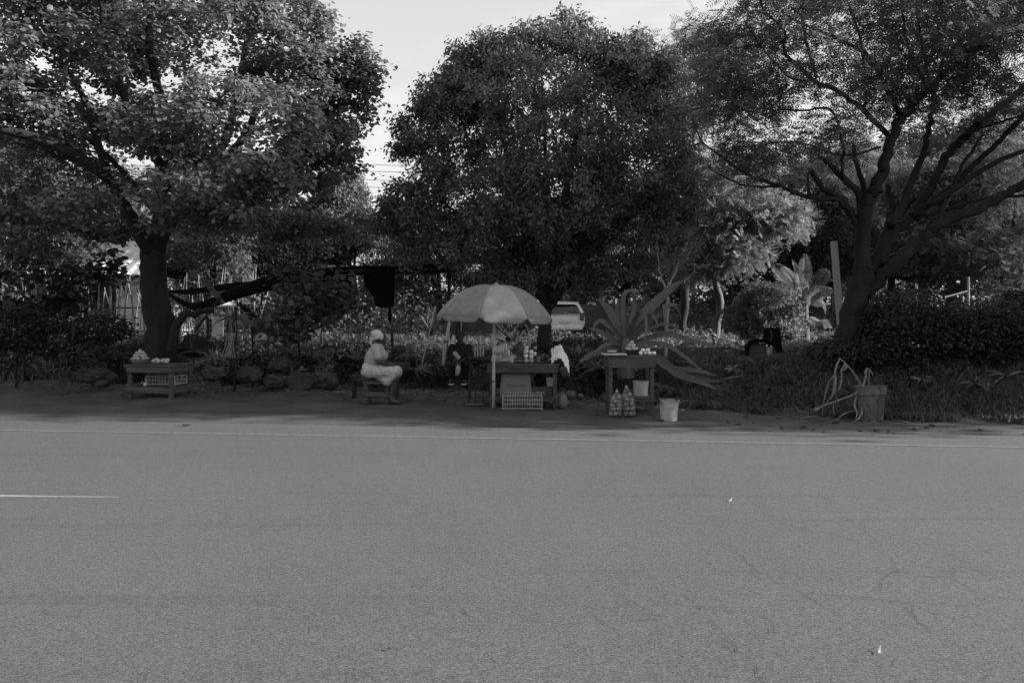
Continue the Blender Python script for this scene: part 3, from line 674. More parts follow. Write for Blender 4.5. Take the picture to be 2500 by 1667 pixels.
# background wood: a few kinds, copied tree by tree
kinds = []
def proto(kind, label, lm, shape, size, mode, n, per):
    bl = [B(0,0,5.6,2.6,2.2,2.0),B(-1.6,0,4.0,1.7,1.6,1.4),B(1.7,.3,4.2,1.8,1.6,1.5),B(.3,-.5,7.0,1.6,1.5,1.3),B(0,-.8,2.9,2.2,1.2,1.1),B(-1.0,0,6.4,1.2,1.2,1.2)]
    return generic(kind,label,(0,0,0),7,bl,n,per,(.35,.35,.24),size,shape,mode,lm,M['bark'],None,.2,6,lo=.55)
pA = proto('broadleaf_tree','x',M['leafm'],'oval',.19,'layer',420,34)
pB = proto('fine_leaved_tree','x',M['leaf3'],'frond',.40,'flat',420,18)
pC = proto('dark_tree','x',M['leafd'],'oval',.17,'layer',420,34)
spots = [ # px, D, scale, kind, label
 (60,27,.85,'A','leafy sunlit tree beyond the pale house at far left'),
 (-60,34,1.2,'C','dark tree behind the pale house, partly cut by the left edge'),
 (230,33,.9,'A','tree rising behind the pale house roof'),
 (520,31,.75,'A','bushy tree right of the big left trunk, behind the reed fence'),
 (640,33,.85,'C','dark tree above the slung net, left of the hanging black cloth'),
 (760,37,.70,'B','fine-leaved tree behind the hanging black cloth'),
 (960,40,.75,'A','broad tree filling the gap left of the dense middle tree'),
 (1070,33,.72,'C','dark tree behind the net frame, above the parasol left edge'),
 (1230,41,.95,'A','tree seen through the lower branches of the middle tree'),
 (1400,38,.9,'B','fine-leaved tree above the parked white car'),
 (1530,40,1.0,'C','dark tree behind the car and the concrete fence'),
 (1660,36,.95,'B','fine-leaved tree behind the tall agave'),
 (1800,36,1.0,'C','dark tree behind the bright drooping sprays'),
 (1930,31,.85,'C','dark tree behind the young palm'),
 (2050,38,1.15,'B','fine-leaved tree behind the forked right trunk'),
 (2180,33,.95,'B','feathery tree above the clothes line'),
 (2320,31,.95,'A','leafy tree behind the right end of the clothes line'),
 (2450,29,.9,'B','feathery tree at the right edge behind the hedge'),
 (2600,33,1.1,'A','tree just off the right edge behind the hedge'),
 (2260,45,1.5,'A','taller tree far behind the right limbs'),
 (2480,46,1.6,'B','tallest far tree at the right edge'),
 (1980,48,1.3,'B','far tree between the forked trunk and the drooping sprays'),
 (400,42,1.1,'B','far fine-leaved tree seen beside the big left trunk')]
used = set()
for (px_,D_,s_,k_,lab) in spots:
    pr = {'A':pA,'B':pB,'C':pC}[k_]; X_=(px_-1250)*D_/F; loc=(X_,D_,.45); rz = random.random()*6.28
    if k_ not in used:
        used.add(k_); pr.location=loc; pr.rotation_euler=(0,0,rz); pr.scale=(s_,)*3; pr['label']=lab; pr['group']='trees behind the garden'
    else: dup(pr, loc, rz, s_, lab, 'trees behind the garden')
# trees further along the verge, outside the frame: they shade it
for i,(x_,y_,s_,pr) in enumerate(SHADE):
    dup({'A':pA,'B':pB,'C':pC}[pr], (x_,y_,.3), 1.3*i+.4, s_, 'verge tree standing out of view to the right, the %s trunk past the forked one'%('first second third fourth fifth sixth seventh eighth ninth tenth'.split()[i]), 'trees along the verge outside the frame')

for i,(x_,y_,s_) in enumerate(((-17.5,19.5,1.2),(-22,22,1.4),(-24,30,1.6),(-30,24,1.5))):
    dup((pA,pC,pA,pC)[i], (x_,y_,.3), 1.7*i, s_, 'garden tree out of view to the left, the %s trunk past the big round-leaved tree'%('first second third fourth'.split()[i]), 'trees beyond the left edge')
for i,x_ in enumerate((-21,-13,-5,4,12,20)):  # added out of view to hold back sky fill from behind the camera
    dup(pC if i%2 else pA, (x_,-9.5-(i%3)*.8,.0), 2.1*i, 1.15, 'unseen added tree behind the viewpoint, cutting sky fill, the %s from the west end'%('first second third fourth fifth sixth'.split()[i]), 'added trees across the road that cut sky fill')
# sunlit slope bushes and shrubs, right of the trunk behind the hedge
def bush(name, lab, blobs, n, per, size, m, rad=(.14,.14,.1), cat='shrub', shape='oval', mode='layer', grp=None):
    bl = px_blobs(blobs); b = bl[0][0].copy(); b[2] = gz(b[0],b[1])
    return make_tree(name,lab,[([b,b*.5+bl[0][0]*.5,bl[0][0]],.03,.012)],bl,n,per,rad,size,shape,mode,m,M['bark'],grp,lo=.5,twig=.006,cat=cat)
bush('flowering_shrub','sunlit leafy shrub behind the hedge near the right edge',[(2360,780,17.5,70,35,.7),(2430,790,17.3,60,35,.7),(2300,775,17.6,40,28,.5)],140,34,.085,M['leaf4'])
bush('small_shrub','small pale shrub on the bank between the seat and the trunk',[(1960,855,17.0,55,22,.5),(2010,865,16.8,40,14,.4)],80,34,.07,M['leaf4'])
bush('leafy_shrub','leafy shrub behind the hanging pale stem right of the parasol pole',[(1430,845,17.6,75,20,.5),(1350,845,17.6,50,18,.4),(1480,850,17.4,50,18,.4)],120,34,.085,M['leafd'])
bush('climbing_shrub','tangled broad-leaved climber in front of the slung net',[(730,740,17.0,60,85,.6),(800,720,17.0,60,60,.5),(690,800,16.8,70,40,.5)],100,14,.12,M['leafm'],(.25,.25,.2),shape='round')
bush('dark_shrub','dark shrub at the left edge under the big tree',[(40,800,17,80,60,.8),(150,820,17,90,45,.8),(250,800,16.9,60,40,.5)],170,30,.10,M['leafd'],(.2,.2,.15))
bush('dark_thicket','dark thicket in front of the pale house at left',[(60,640,18.5,80,60,.6),(190,700,18.5,60,60,.5),(260,650,18.4,40,50,.4),(130,760,18.2,90,40,.5)],80,20,.12,M['leafd'],(.25,.25,.2),shape='round')
# ivy-like hedge on the right
def hedge():
    n=900; X_=rng.uniform(6.2,11.5,n); X_=np.concatenate([X_,rng.uniform(5.6,6.6,90)]); n=len(X_); Y_=rng.uniform(13.6,15.4,n)
    top = 1.25+.12*np.sin(2*X_)+.1*np.sin(5.3*X_)+.15*np.clip((X_-8),0,2); Z_=gz(X_,Y_)+rng.random(n)**.8*(top-.25); Z_=np.where(X_<6.4,np.minimum(Z_,.95),Z_)
    c=np.stack([X_,Y_,Z_],1); b=np.array([8.5,14.5,.6]); t=thing('hedge','dark unclipped hedge behind the big dented pot at right','hedge',tuple(b))
    mb=MB()
    for i in range(60):
        x0=rng.uniform(6.2,11.4); y0=rng.uniform(13.9,15.2); z0=float(gz(x0,y0)); mb.tube([(x0,y0,z0-.05),(x0+rng.normal()*.1,y0,z0+.5),(x0+rng.normal()*.2,y0+rng.normal()*.1,z0+1.1)],[.014,.01,.005],4)
    o=mb.build('stem',M['bark'],t); o.location=tuple(-b)
    pos,d,up,s=clump_leaves(c,40,(.2,.2,.16),.075,'layer'); o=leaves('leaves',pos,d,up,s,'oval',M['leafd'],t); o.location=tuple(-b)
hedge()
# ------------------------------------------------------------------ background structures
def at(t, mb, name, m, base, **k):
    """part built in world coordinates, hung on an Empty standing at base"""
    o = mb.build(name, m, t, **k); o.location = tuple(-np.array(base,float)); return o
# pale house, far left
def house():
    b=np.array([-16.5,31,.55]); t=thing('house','pale house with sunlit sheet roof glimpsed behind the left thicket','house',tuple(b))
    x0,x1,y0,y1=-20.5,-13.2,29,34; mb=MB(); zb=.4; zt=2.9
    for (ax,bx) in ((x0,-18.6),(-17.6,-15.4),(-14.4,x1)): mb.box(((ax+bx)/2,y0,(zb+zt)/2),(bx-ax,.2,zt-zb))
    for (ax,bx) in ((-18.6,-17.6),(-15.4,-14.4)): mb.box(((ax+bx)/2,y0,2.75),(bx-ax,.2,.3)); mb.box(((ax+bx)/2,y0,.9),(bx-ax,.2,1.0))
    mb.box((x1+.1,(y0+y1)/2,(zb+zt)/2),(.2,y1-y0+.2,zt-zb)); mb.box((x0-.1,(y0+y1)/2,(zb+zt)/2),(.2,y1-y0+.2,zt-zb)); mb.box(((x0+x1)/2,y1,(zb+zt)/2),(x1-x0,.2,zt-zb))
    at(t,mb,'wall',M['plaster'],b)
    mb=MB(); ym=(y0+y1)/2
    for s in (-1,1):
        a=y0-.5 if s<0 else y1+.5; n=60; vs=[]
        for i in range(n+1):
            x=x0-.5+(x1-x0+1)*i/n; zc=.03*math.sin(i*math.pi/1.5)
            vs+=[(x,a,2.95+zc),(x,ym,4.6+zc),(x,ym,4.56+zc),(x,a,2.91+zc)]
        fs=[]
        for i in range(n):
            for k in range(4): fs.append((i*4+k,(i+1)*4+k,(i+1)*4+(k+1)%4,i*4+(k+1)%4))
        mb.add(vs,fs)
    at(t,mb,'roof',M['roof'],b)
    for cx in (-18.1,-14.9):
        mb=MB(); mb.box((cx,y0-.02,2.0),(1.0,.06,1.2)); at(t,mb,'window',M['glass'],b)
        fr=MB(); fr.box((cx,y0-.07,2.0),(.05,.05,1.2)); fr.box((cx-.5,y0-.07,2.0),(.06,.08,1.25)); fr.box((cx+.5,y0-.07,2.0),(.06,.08,1.25)); fr.box((cx,y0-.075,2.6),(1.06,.08,.06)); fr.box((cx,y0-.09,1.38),(1.16,.16,.06))
        at(t,fr,'window_frame',M['wooddark'],b)
house()
# precast concrete fence with a band of openwork along the top
def cfence(xa,xb,Y,name_lab):
    b=np.array([(xa+xb)/2,Y,.5]); t=thing('concrete_fence',name_lab,'fence',tuple(b)); mb=MB(); x=xa; n=int((xb-xa)/2.1); posts=MB(); lat=MB()
    for i in range(n+1):
        px_=xa+i*2.1; p=MB(); p.box((px_,Y-.02,1.35),(.14,.16,2.5)); at(t,p,'post',M['concrete'],b)
        if i<n:
            for k in range(4): mb.box((px_+1.05,Y,.55+k*.40),(1.98,.05,.385))
            mb.box((px_+1.05,Y,2.50),(1.98,.06,.05))
            for q in range(8):
                xx=px_+.12+q*.235; lat.tube([(xx,Y,2.0),(xx+.118,Y,2.46)],.018,4); lat.tube([(xx+.236,Y,2.0),(xx+.118,Y,2.46)],.018,4)
    at(t,mb,'panel',M['concrete'],b); at(t,lat,'openwork',M['concrete'],b)
cfence(-8.6,14.6,36,'grey precast concrete fence with openwork top behind the parked car')
# pale reed fence behind the left trunk
def reed():
    Y=23.5; b=np.array([-10.3,Y,.55]); t=thing('reed_fence','sunlit reed fence of pale upright canes behind the left trunk','fence',tuple(b)); mb=MB()
    x=-14.4
    while x<-7.4:
        h=rng.uniform(1.5,2.5); r=rng.uniform(.012,.028); mb.tube([(x,Y+rng.normal()*.05,.3),(x+rng.normal()*.05,Y,.6+h*.5),(x+rng.normal()*.11,Y+rng.normal()*.05,.55+h)],[r,r,r*.6],5); x+=rng.uniform(.035,.15)
    at(t,mb,'cane',M['cane'],b); mb=MB()
    for z in (1.0,1.7): mb.tube([(-14.4,Y+.07,z),(-11,Y+.07,z+.03),(-7.4,Y+.07,z)],.022,6); 
    at(t,mb,'rail',M['wooddark'],b)
reed()
# wires
for i,(ya,yb) in enumerate(((399,405),(416,421),(436,443),(454,460))):
    mb=MB(); pts=[]
    for k in range(25):
        u=k/24; x=-500+u*3500; yl=ya+(yb-ya)*(x-800)/200; pts.append(P(x,yl+14*(u-.37)**2*4,48))
    mb.tube(pts,.016,5); o=mb.build('power_line',M['rebar'])
    tag(o,['topmost of the four thin wires crossing the sky gap left of the middle tree','second wire from the top across the sky gap','third wire from the top across the sky gap','lowest of the four thin wires across the sky gap'][i],'wire','wires crossing the sky gap')
# ------------------------------------------------------------------ parked car, seen from behind
def car():
    b=P(1380,800,33); b[2]=.52; S=b.copy(); t=thing('parked_car','white hatchback parked in the garden with its rear to the road','car',tuple(b))
    # cross sections along y (0 = rear bumper, 3.9 = nose): half width, sill z, belt z, belt half width, roof z, roof half width
    sec=[(0.0,.74,.42,.62,.72,.62,.70),(.05,.83,.30,.90,.82,.92,.80),(.12,.84,.25,.98,.83,1.06,.74),(.30,.85,.22,1.0,.84,1.44,.62),(.55,.85,.20,.99,.84,1.52,.60),(1.5,.85,.20,.96,.84,1.53,.60),(2.3,.85,.20,.94,.83,1.48,.58),(3.0,.84,.20,.92,.82,.98,.70),(3.7,.80,.24,.80,.76,.84,.66),(3.95,.66,.38,.62,.62,.66,.5)]
    vs=[];n=12
    for (y,hw,z0,zb,wb,zr,wr) in sec:
        ring=[(-hw*.92,z0),(-hw,(z0+zb)*.5),(-wb,zb),(-(wb*.25+wr*.75),zb+(zr-zb)*.75),(-wr*.86,zr-.02*(zr>zb+.1)),(-wr*.4,zr+.01),(wr*.4,zr+.01),(wr*.86,zr-.02*(zr>zb+.1)),((wb*.25+wr*.75),zb+(zr-zb)*.75),(wb,zb),(hw,(z0+zb)*.5),(hw*.92,z0)]
        vs+=[(b[0]+x,b[1]+y,b[2]+z) for x,z in ring]
    m=len(sec); fs=[(i*n+k,i*n+(k+1)%n,(i+1)*n+(k+1)%n,(i+1)*n+k) for i in range(m-1) for k in range(n)]; fs.append(tuple(range(n-1,-1,-1))); fs.append(tuple((m-1)*n+k for k in range(n)))
    mb=MB(); mb.add(vs,fs); o=at(t,mb,'body',M['carpaint'],b,smooth=True); sub=o.modifiers.new('s','SUBSURF'); sub.levels=sub.render_levels=2
    def W(x,y,z): return (b[0]+x,b[1]+y,b[2]+z)
    # rear window, slanted glass pane set just proud of the body
    mb=MB(); q=[(-.66,.075,1.02),(.66,.075,1.02),(.60,.12,1.16),(.50,.19,1.37),(.40,.215,1.41),(-.40,.215,1.41),(-.50,.19,1.37),(-.60,.12,1.16)]
    q=[(x,y-.035,z) for x,y,z in q]; mb.add([W(*p) for p in q]+[W(p[0],p[1]+.02,p[2]) for p in q],[tuple(range(8)),tuple(range(15,7,-1))]+[(i,(i+8),(i+1)%8+8,(i+1)%8) for i in range(8)]); at(t,mb,'rear_window',M['glass'],b)
    mb=MB(); mb.box(W(0,.09,1.475),(1.12,.24,.035),rx=.12); at(t,mb,'spoiler',M['carpaint'],b,bevel=.01)
    for s in (-1,1):
        mb=MB(); mb.box(W(s*.70,.02,.90),(.18,.10,.30),ry=s*.1); at(t,mb,'tail_light',M['lamp'],b,bevel=.02)
        mb=MB(); mb.box(W(s*.835,1.2,1.18),(.02,.9,.28),ry=-s*.42); at(t,mb,'side_window',M['glass'],b)
        mb=MB(); mb.ball(W(s*.93,2.4,1.0),(.09,.06,.07),8,6); at(t,mb,'wing_mirror',M['carpaint'],b,smooth=True)
        for y in (.72,3.15):
            mb=MB(); prof=[(.18,-.09),(.29,-.09),(.31,-.06),(.31,.06),(.29,.09),(.18,.09)]
            vs=[];k=20
            for r,a in prof:
                for j in range(k): th=2*math.pi*j/k; vs.append(W(s*.76+a,y+r*math.cos(th),.31+r*math.sin(th)))
            mb.add(vs,[(i*k+j,i*k+(j+1)%k,(i+1)*k+(j+1)%k,(i+1)*k+j) for i in range(5) for j in range(k)]); wh=at(t,mb,'wheel',M['rubber'],b)
            mb=MB(); mb.lathe([(.19,-.02),(.17,.02)],(0,0,0),16); mb.v=[W(s*.80+z,y+x,.31+yy) for x,yy,z in mb.v]; rr=mb.build('rim',M['chrome'],wh)
    mb=MB(); mb.tube([W(-.55,.03,.97),W(-.15,0,.98),W(-.05,-.02,1.03),W(.1,-.02,1.03),W(.2,0,.98),W(.6,.03,.97)],.013,5); at(t,mb,'trim_bar',M['chrome'],b)
    mb=MB(); mb.tube([W(0,.02,1.04),W(.25,.02,1.10),W(.5,.05,1.07)],.009,4); at(t,mb,'wiper',M['rubber'],b)
    mb=MB(); mb.box(W(0,-.015,.72),(.50,.02,.12)); at(t,mb,'number_plate',M['white'],b)
    mb=MB(); mb.box(W(0,-.01,.42),(1.45,.10,.16)); at(t,mb,'bumper',M['carpaint'],b,bevel=.03)
    mb=MB(); mb.tube([W(-.08,.5,1.52),W(-.08,.62,1.72)],.007,4); at(t,mb,'aerial',M['rubber'],b)
car()
# ------------------------------------------------------------------ net frame and slung net, black cloth
def rock_mesh(name,c,r,m='stone'):
    bm=bmesh.new(); bmesh.ops.create_icosphere(bm,subdivisions=4,radius=1.0); o_=rng.uniform(0,20,3)
    from mathutils import noise
    for v in bm.verts:
        p=v.co.copy(); k=1+.42*noise.noise(p*1.2+Vector(o_))+.22*noise.noise(p*2.7+Vector(o_))+.09*noise.noise(p*6+Vector(o_))
        f=max(abs(p.x),abs(p.y),abs(p.z)); k*=(.82+.18/f**.5)
        v.co=Vector((c[0]+p.x*r[0]*k,c[1]+p.y*r[1]*k,c[2]+p.z*r[2]*k))
    me=bpy.data.meshes.new(name); bm.to_mesh(me); bm.free(); return link(name,me,M[m])
def PP(L,D): return [P(x,y,D) for x,y in L]
def nets():
    b=P(900,800,19); b[2]=.6; t=thing('shade_net','torn black shade net slung between poles from the left trunk to the parasol','shade net',tuple(b))
    mb=MB(); pts=PP([(408,716),(440,735),(470,748),(510,742),(560,722),(620,702),(690,682),(745,668)],17.6); mb.tube(smooth_path(pts,4),list(np.interp(np.linspace(0,1,29),[0,.25,.5,.8,1],[.03,.07,.12,.17,.17])),9)
    for p in range(0): pass
    at(t,mb,'slung_roll',M['black'],b,smooth=True)
    mb=MB(); top=[(410,712),(470,712),(560,700),(650,690)]; mb.ribbon(PP(top,17.8),[.05,.13,.16,.10],face=(0,-1,.2)); at(t,mb,'loose_edge',M['black'],b)
    mb=MB(); top=[(740,668),(800,662),(860,658),(893,657),(960,658),(1030,655),(1090,650),(1128,647)]
    mb.ribbon(PP(top,18.6),[.10,.13,.13,.15,.16,.14,.15,.05],face=(0,-1,.1)); mb.ribbon([P(x,y-3,20.2) for x,y in top],[.12]*8,face=(0,-1,.4)); at(t,mb,'ridge_strip',M['black'],b)
    mb=MB(); A=[P(x,y-1,18.6) for x,y in top]; Z=[np.array([p[0]*1.02+.1,20.9,p[2]+.03*math.sin(i*2.1)-.02]) for i,p in enumerate(A)]; n=len(A)
    mid=[(p+q)/2-np.array([0,0,.06]) for p,q in zip(A,Z)]; rows=[A,mid,Z]; vs=[p for r in rows for p in r]+[p+np.array([0,0,.015]) for r in rows for p in r]
    fs=[(r*n+i,r*n+i+1,(r+1)*n+i+1,(r+1)*n+i) for r in range(2) for i in range(n-1)]; fs+=[tuple(k+3*n for k in f[::-1]) for f in fs]; mb.add(vs,fs); at(t,mb,'net_roof',M['black'],b)
    mb=MB(); q=[P(745,668,20.6),P(800,662,20.8),P(858,662,20.8),P(862,735,20.7),P(838,770,20.6),P(800,750,20.6),P(760,775,20.6)]; n=len(q); mb.add(q+[p+np.array([0,.02,0]) for p in q],[tuple(range(n)),tuple(range(2*n-1,n-1,-1))]); at(t,mb,'rear_drape',M['black'],b)
    # sloping wing on the right and the sagging skirt on the left, woven: thin strings
    mb=MB(); A=PP([(1090,648),(1128,647),(1170,668),(1220,695)],18.6); Bp=PP([(1092,680),(1120,690),(1150,706),(1185,720)],18.4)
    n=16
    a=smooth_path(A,8); c=smooth_path(Bp,8)
    for i in range(len(a)): mb.tube([a[i],c[i]],.008,3)
    for k in range(n+1):
        u=k/n; mb.tube([a[i]*(1-u)+c[i]*u for i in range(0,len(a),2)],.007,3)
    at(t,mb,'woven_wing',M['black'],b)
    mb=MB(); A=smooth_path(PP([(560,735),(640,745),(720,728),(745,700)],18.2),10); Bp=smooth_path(PP([(600,770),(650,810),(700,820),(750,790)],18.0),10)
    for i in range(len(A)): mb.tube([A[i],(A[i]+Bp[i])/2+np.array([0,.1,-.05]),Bp[i]],.007,3)
    for k in range(19):
        u=k/18; mb.tube([A[i]*(1-u)+Bp[i]*u+np.array([0,.25*math.sin(math.pi*u),0]) for i in range(0,len(A),2)],.006,3)
    at(t,mb,'sagging_skirt',M['black'],b)
    for (x,y0,y1,D,r) in ((1098,650,850,18.6,.04),(745,668,850,18.6,.035),(1128,648,800,20.2,.035),(790,655,830,20.2,.03)):
        mb=MB(); p=P(x,y0,D); q=P(x-6,y1,D); q[2]=.4; mb.tube([p,q],r,8); at(t,mb,'pole',M['wooddark'],b)
nets()
mb=MB(); q=[(888,657),(925,656),(962,656),(963,690),(962,748),(938,753),(916,746),(909,720),(894,702),(888,690)]
pts=[P(x,y,18.45) for x,y in q]; n=len(pts); mb.add(pts+[p+np.array([0,.05,0]) for p in pts],[tuple(range(n)),tuple(range(2*n-1,n-1,-1))]+[(i,i+n,(i+1)%n+n,(i+1)%n) for i in range(n)])
mb.ribbon(PP([(950,745),(952,770),(949,790)],18.42),[.05,.09,.05]); o=mb.build('hanging_cloth',M['blackcloth']); tag(o,'black cloth hanging from the net frame above the seated woman','cloth')
# leaning poles and a board by the left trunk
mb=MB(); mb.tube([P(538,725,16.9),P(478,805,16.6)],[.028,.035],8); tag(mb.build('leaning_pole',M['wooddark']),'dark pole leaning up to the slung net right of the left trunk','pole')
mb=MB(); a=P(494,678,17.0); c=P(546,742,16.9); mb.ribbon([a,(a+c)/2,c],[.11,.12,.10],face=(.5,-1,.2),thick=.015,fold=.05); tag(mb.build('board',M['wood']),'weathered board hanging at a slant across the slung net','board')
mb=MB(); mb.tube([P(500,766,17.0),P(552,772,17.0)],.02,6); tag(mb.build('bare_branch',M['barkpale']),'short bare branch lying level behind the leaning pole','branch')
# sheet-roofed lean-to
def leanto():
    b=P(550,830,21); b[2]=.6; t=thing('lean_to','small lean-to with bright sheet roof under the slung net','shelter',tuple(b)); mb=MB()
    q=[P(505,746,21),P(580,744,21),P(560,724,22.5),P(520,724,22.5)]; mb.add(q+[p+np.array([0,0,-.04]) for p in q],[(0,1,2,3),(7,6,5,4),(0,4,5,1),(1,5,6,2),(2,6,7,3),(3,7,4,0)]); at(t,mb,'roof',M['roof'],b)
    for x,D_ in ((508,21),(577,21),(524,22.4),(556,22.4)):
        mb=MB(); p=P(x,746 if D_==21 else 726,D_); q_=p.copy(); q_[2]=.5; mb.tube([p-[0,0,.05],q_],.035,6); at(t,mb,'post',M['wooddark'],b)
    mb=MB(); mb.box((P(532,0,22.3)[0],22.3,1.0),(.30,.05,.95)); at(t,mb,'white_panel',M['white'],b)
leanto()
mb=MB(); A=[P(x,y,19.2) for x,y in ((588,740),(645,785),(668,808),(620,815))]; mb.add(A+[p+np.array([0,.03,0]) for p in A],[(0,1,2,3),(7,6,5,4),(0,4,5,1),(1,5,6,2),(2,6,7,3),(3,7,4,0)]); tag(mb.build('tarpaulin',M['wood']),'grey tarpaulin sloping down to the ground right of the lean-to','tarpaulin')
mb=MB(); mb.ball(P(640,826,16.6),(.16,.10,.09),10,7,jit=.3); tag(mb.build('plastic_bag',M['plasticpale'],smooth=True),'crumpled pale plastic bag on the bank below the tarpaulin','bag')
for (x,y,D_,s,lab) in ((478,835,17.4,.30,'rounded pale boulder on the bank right of the left trunk'),(974,848,16.9,.12,'round grey boulder behind the seated woman head'),(520,905,15.5,.17,'flat grey rock right of the low fruit table'),(672,925,16.2,.21,'sloping pale rock at the foot of the bank'),(735,925,16.3,.30,'widest rounded rock at the foot of the bank, beside the sloping pale rock'),(790,920,16.4,.24,'rounded rock nearest the woman on the bench'),(610,905,16.0,.20,'grey rock with pale top left of the sloping pale rock'),(690,885,16.8,.24,'dark rock on the bank above the widest rock'),(245,910,16.6,.26,'dark boulder left of the low fruit table, in front'),(215,905,17.0,.22,'dark boulder furthest left on the bank')):
    c=P(x,y,D_); s*=.88; o=rock_mesh('rock',c-np.array([0,0,s*.35]),(s*1.3,s,s*.85)); o['group']='rocks along the bank'; tag(o,lab,'rock')
for i,(x,y,s) in enumerate(((1735,988,.13),(1762,990,.08))):
    c=road_at(x,y+4,.03); mb=MB(); mb.ball(c,(s*1.5,s,s*.5),12,7,jit=.3); o=mb.build('stone',M['stone']); tag(o,['long flat pale stone in the grass right of the white bucket','small pale stone beside the long flat one'][i],'stone')
# ------------------------------------------------------------------ plants with shapes of their own
def ribbons(t, name, lst, D0, m, base, face=(0,-1,.35), dd=None, thick=.004, fold=.25, wk=1.0):
    for k,(pl,w) in enumerate(lst):
        mb=MB(); n=len(pl); D1 = D0+(dd[k] if dd else 0); pts=[P(x,y,D0+(D1-D0)*i/(n-1)) for i,(x,y) in enumerate(pl)]
        wm=w*wk*D0/F; ws=[wm*.75,wm,wm*.95,wm*.65,.006] if n>2 else [wm,wm,.01]
        mb.ribbon(pts,ws,face=(face[0]+random.uniform(-.25,.25),face[1],face[2]),fold=fold,thick=thick); at(t,mb,name,m,base)
D=14.6; b=P(1528,838,D); b[2]=.5
t=thing('agave','huge agave with broad bent leaves sprawling behind the tall fruit table','agave',tuple(b))
mb=MB(); mb.tube([b-[0,0,.1],P(1528,850,D),P(1527,825,D)],[.16,.15,.08],10); at(t,mb,'stem',M['agave'],b)
ag=[([(1524,838),(1508,795),(1487,762),(1470,738),(1452,730)],34),([(1525,838),(1515,800),(1498,765),(1484,742)],26),([(1527,838),(1522,785),(1521,742),(1527,715),(1548,709),(1566,722)],20),
 ([(1527,838),(1533,780),(1548,760),(1500,717)],0),([(1530,838),(1562,782),(1602,738),(1642,702),(1672,682)],44),([(1532,838),(1548,785),(1563,765),(1576,775),(1577,810),(1570,850)],17),
 ([(1536,838),(1582,790),(1615,757),(1621,744),(1624,780),(1623,832)],24),([(1537,838),(1592,782),(1636,745),(1655,757),(1665,790)],20),([(1521,842),(1492,826),(1462,808),(1432,800)],24),([(1520,846),(1482,850),(1440,868),(1412,885)],30),
 ([(1536,842),(1582,826),(1628,816),(1685,830),(1742,845),(1778,842)],24),([(1537,844),(1582,838),(1628,843),(1665,866),(1695,890),(1718,908)],20),([(1600,865),(1622,885),(1650,910),(1680,922),(1725,938),(1765,960)],34),
 ([(1610,890),(1660,902),(1705,905),(1750,918)],24),([(1640,912),(1700,922),(1750,938),(1800,955)],28),([(1700,925),(1750,930),(1782,922),(1818,918)],13),([(1660,925),(1705,940),(1760,962),(1780,968)],20),([(1536,850),(1575,862),(1612,885),(1640,912)],34)]
ag=[a for a in ag if a[1]]
more=[([(1526,838),(1512,790),(1506,755),(1512,728)],22),([(1528,838),(1540,790),(1548,750),(1545,722)],24),([(1530,838),(1560,800),(1585,770),(1600,778),(1606,800)],20),([(1524,838),(1498,805),(1470,785),(1455,790),(1447,808)],22),
 ([(1530,842),(1558,815),(1590,800),(1625,790),(1650,800)],20),([(1520,842),(1495,838),(1470,845),(1452,862)],20),([(1527,838),(1530,800),(1524,770),(1532,745)],22),([(1540,848),(1580,858),(1605,878),(1618,900)],22),([(1534,838),(1556,790),(1590,755),(1612,748)],26)]
ag+=more; nmore=len(more)
dd=[.4,.3,.2,.5,-.6,-.2,.3,.2,-.5,-.2,-.7,-.5,-.3,-.2,-.5,-.3,-.2]; dd+=[.1]*(len(ag)-nmore-len(dd))+[.5,.4,-.5,-.6,-.4,-.7,.5,-.7,.3]
ribbons(t,'leaf',ag,D,M['agave'],b,dd=dd,thick=.007,fold=.30,wk=.58)
# dry maize stalks by the drum
D=11.75; b=road_at(2030,1027,.0)
t=thing('maize_stalks','dry maize stalks with limp curled leaves propped against the big drum','maize stalks',tuple(b))
mb=MB(); mb.tube(smooth_path(PP([(2048,874),(2070,893),(2090,920),(2104,940)],D),3),.010,6); mb.tube(smooth_path(PP([(2116,898),(2111,930),(2100,948),(2088,961),(2039,980),(2005,992),(1985,1000)],D-.05),3),.012,6); mb.tube(smooth_path(PP([(2122,905),(2121,942),(2128,946)],D),3),.008,5)
at(t,mb,'stalk',M['dry'],b)
ml=[([(2049,877),(2042,892),(2038,910),(2040,935),(2034,962),(2010,990)],10),([(2040,912),(2024,930),(2017,950),(2013,968),(2009,990),(2008,1012)],9),([(2066,890),(2054,902),(2055,925),(2048,950),(2038,958)],8),([(2037,925),(2036,945),(2031,965),(2030,978)],11),
 ([(2100,950),(2090,968),(2086,990),(2092,1008),(2089,1024)],10),([(2098,965),(2101,985),(2104,1003),(2099,1018),(2086,1028)],9),([(2085,1002),(2060,1010),(2040,1027)],4),([(2118,899),(2126,906),(2132,917)],5),([(2112,920),(2108,945),(2108,965),(2103,975)],7),
 ([(2060,893),(2063,890),(2066,897),(2056,905)],12),([(2010,990),(1998,997),(1988,1003)],9),([(2116,900),(2112,905),(2110,912)],7),([(2040,960),(2046,975),(2070,970),(2085,985)],4),([(2035,985),(2034,1005),(2040,1012)],5)]
ribbons(t,'leaf',ml,D,M['dry'],b,face=(.3,-1,.2),dd=[-.1,.1,0,.1,-.15,-.2,-.3,0,.05,0,-.1,0,.1,0],thick=.002,fold=.3,wk=.62)
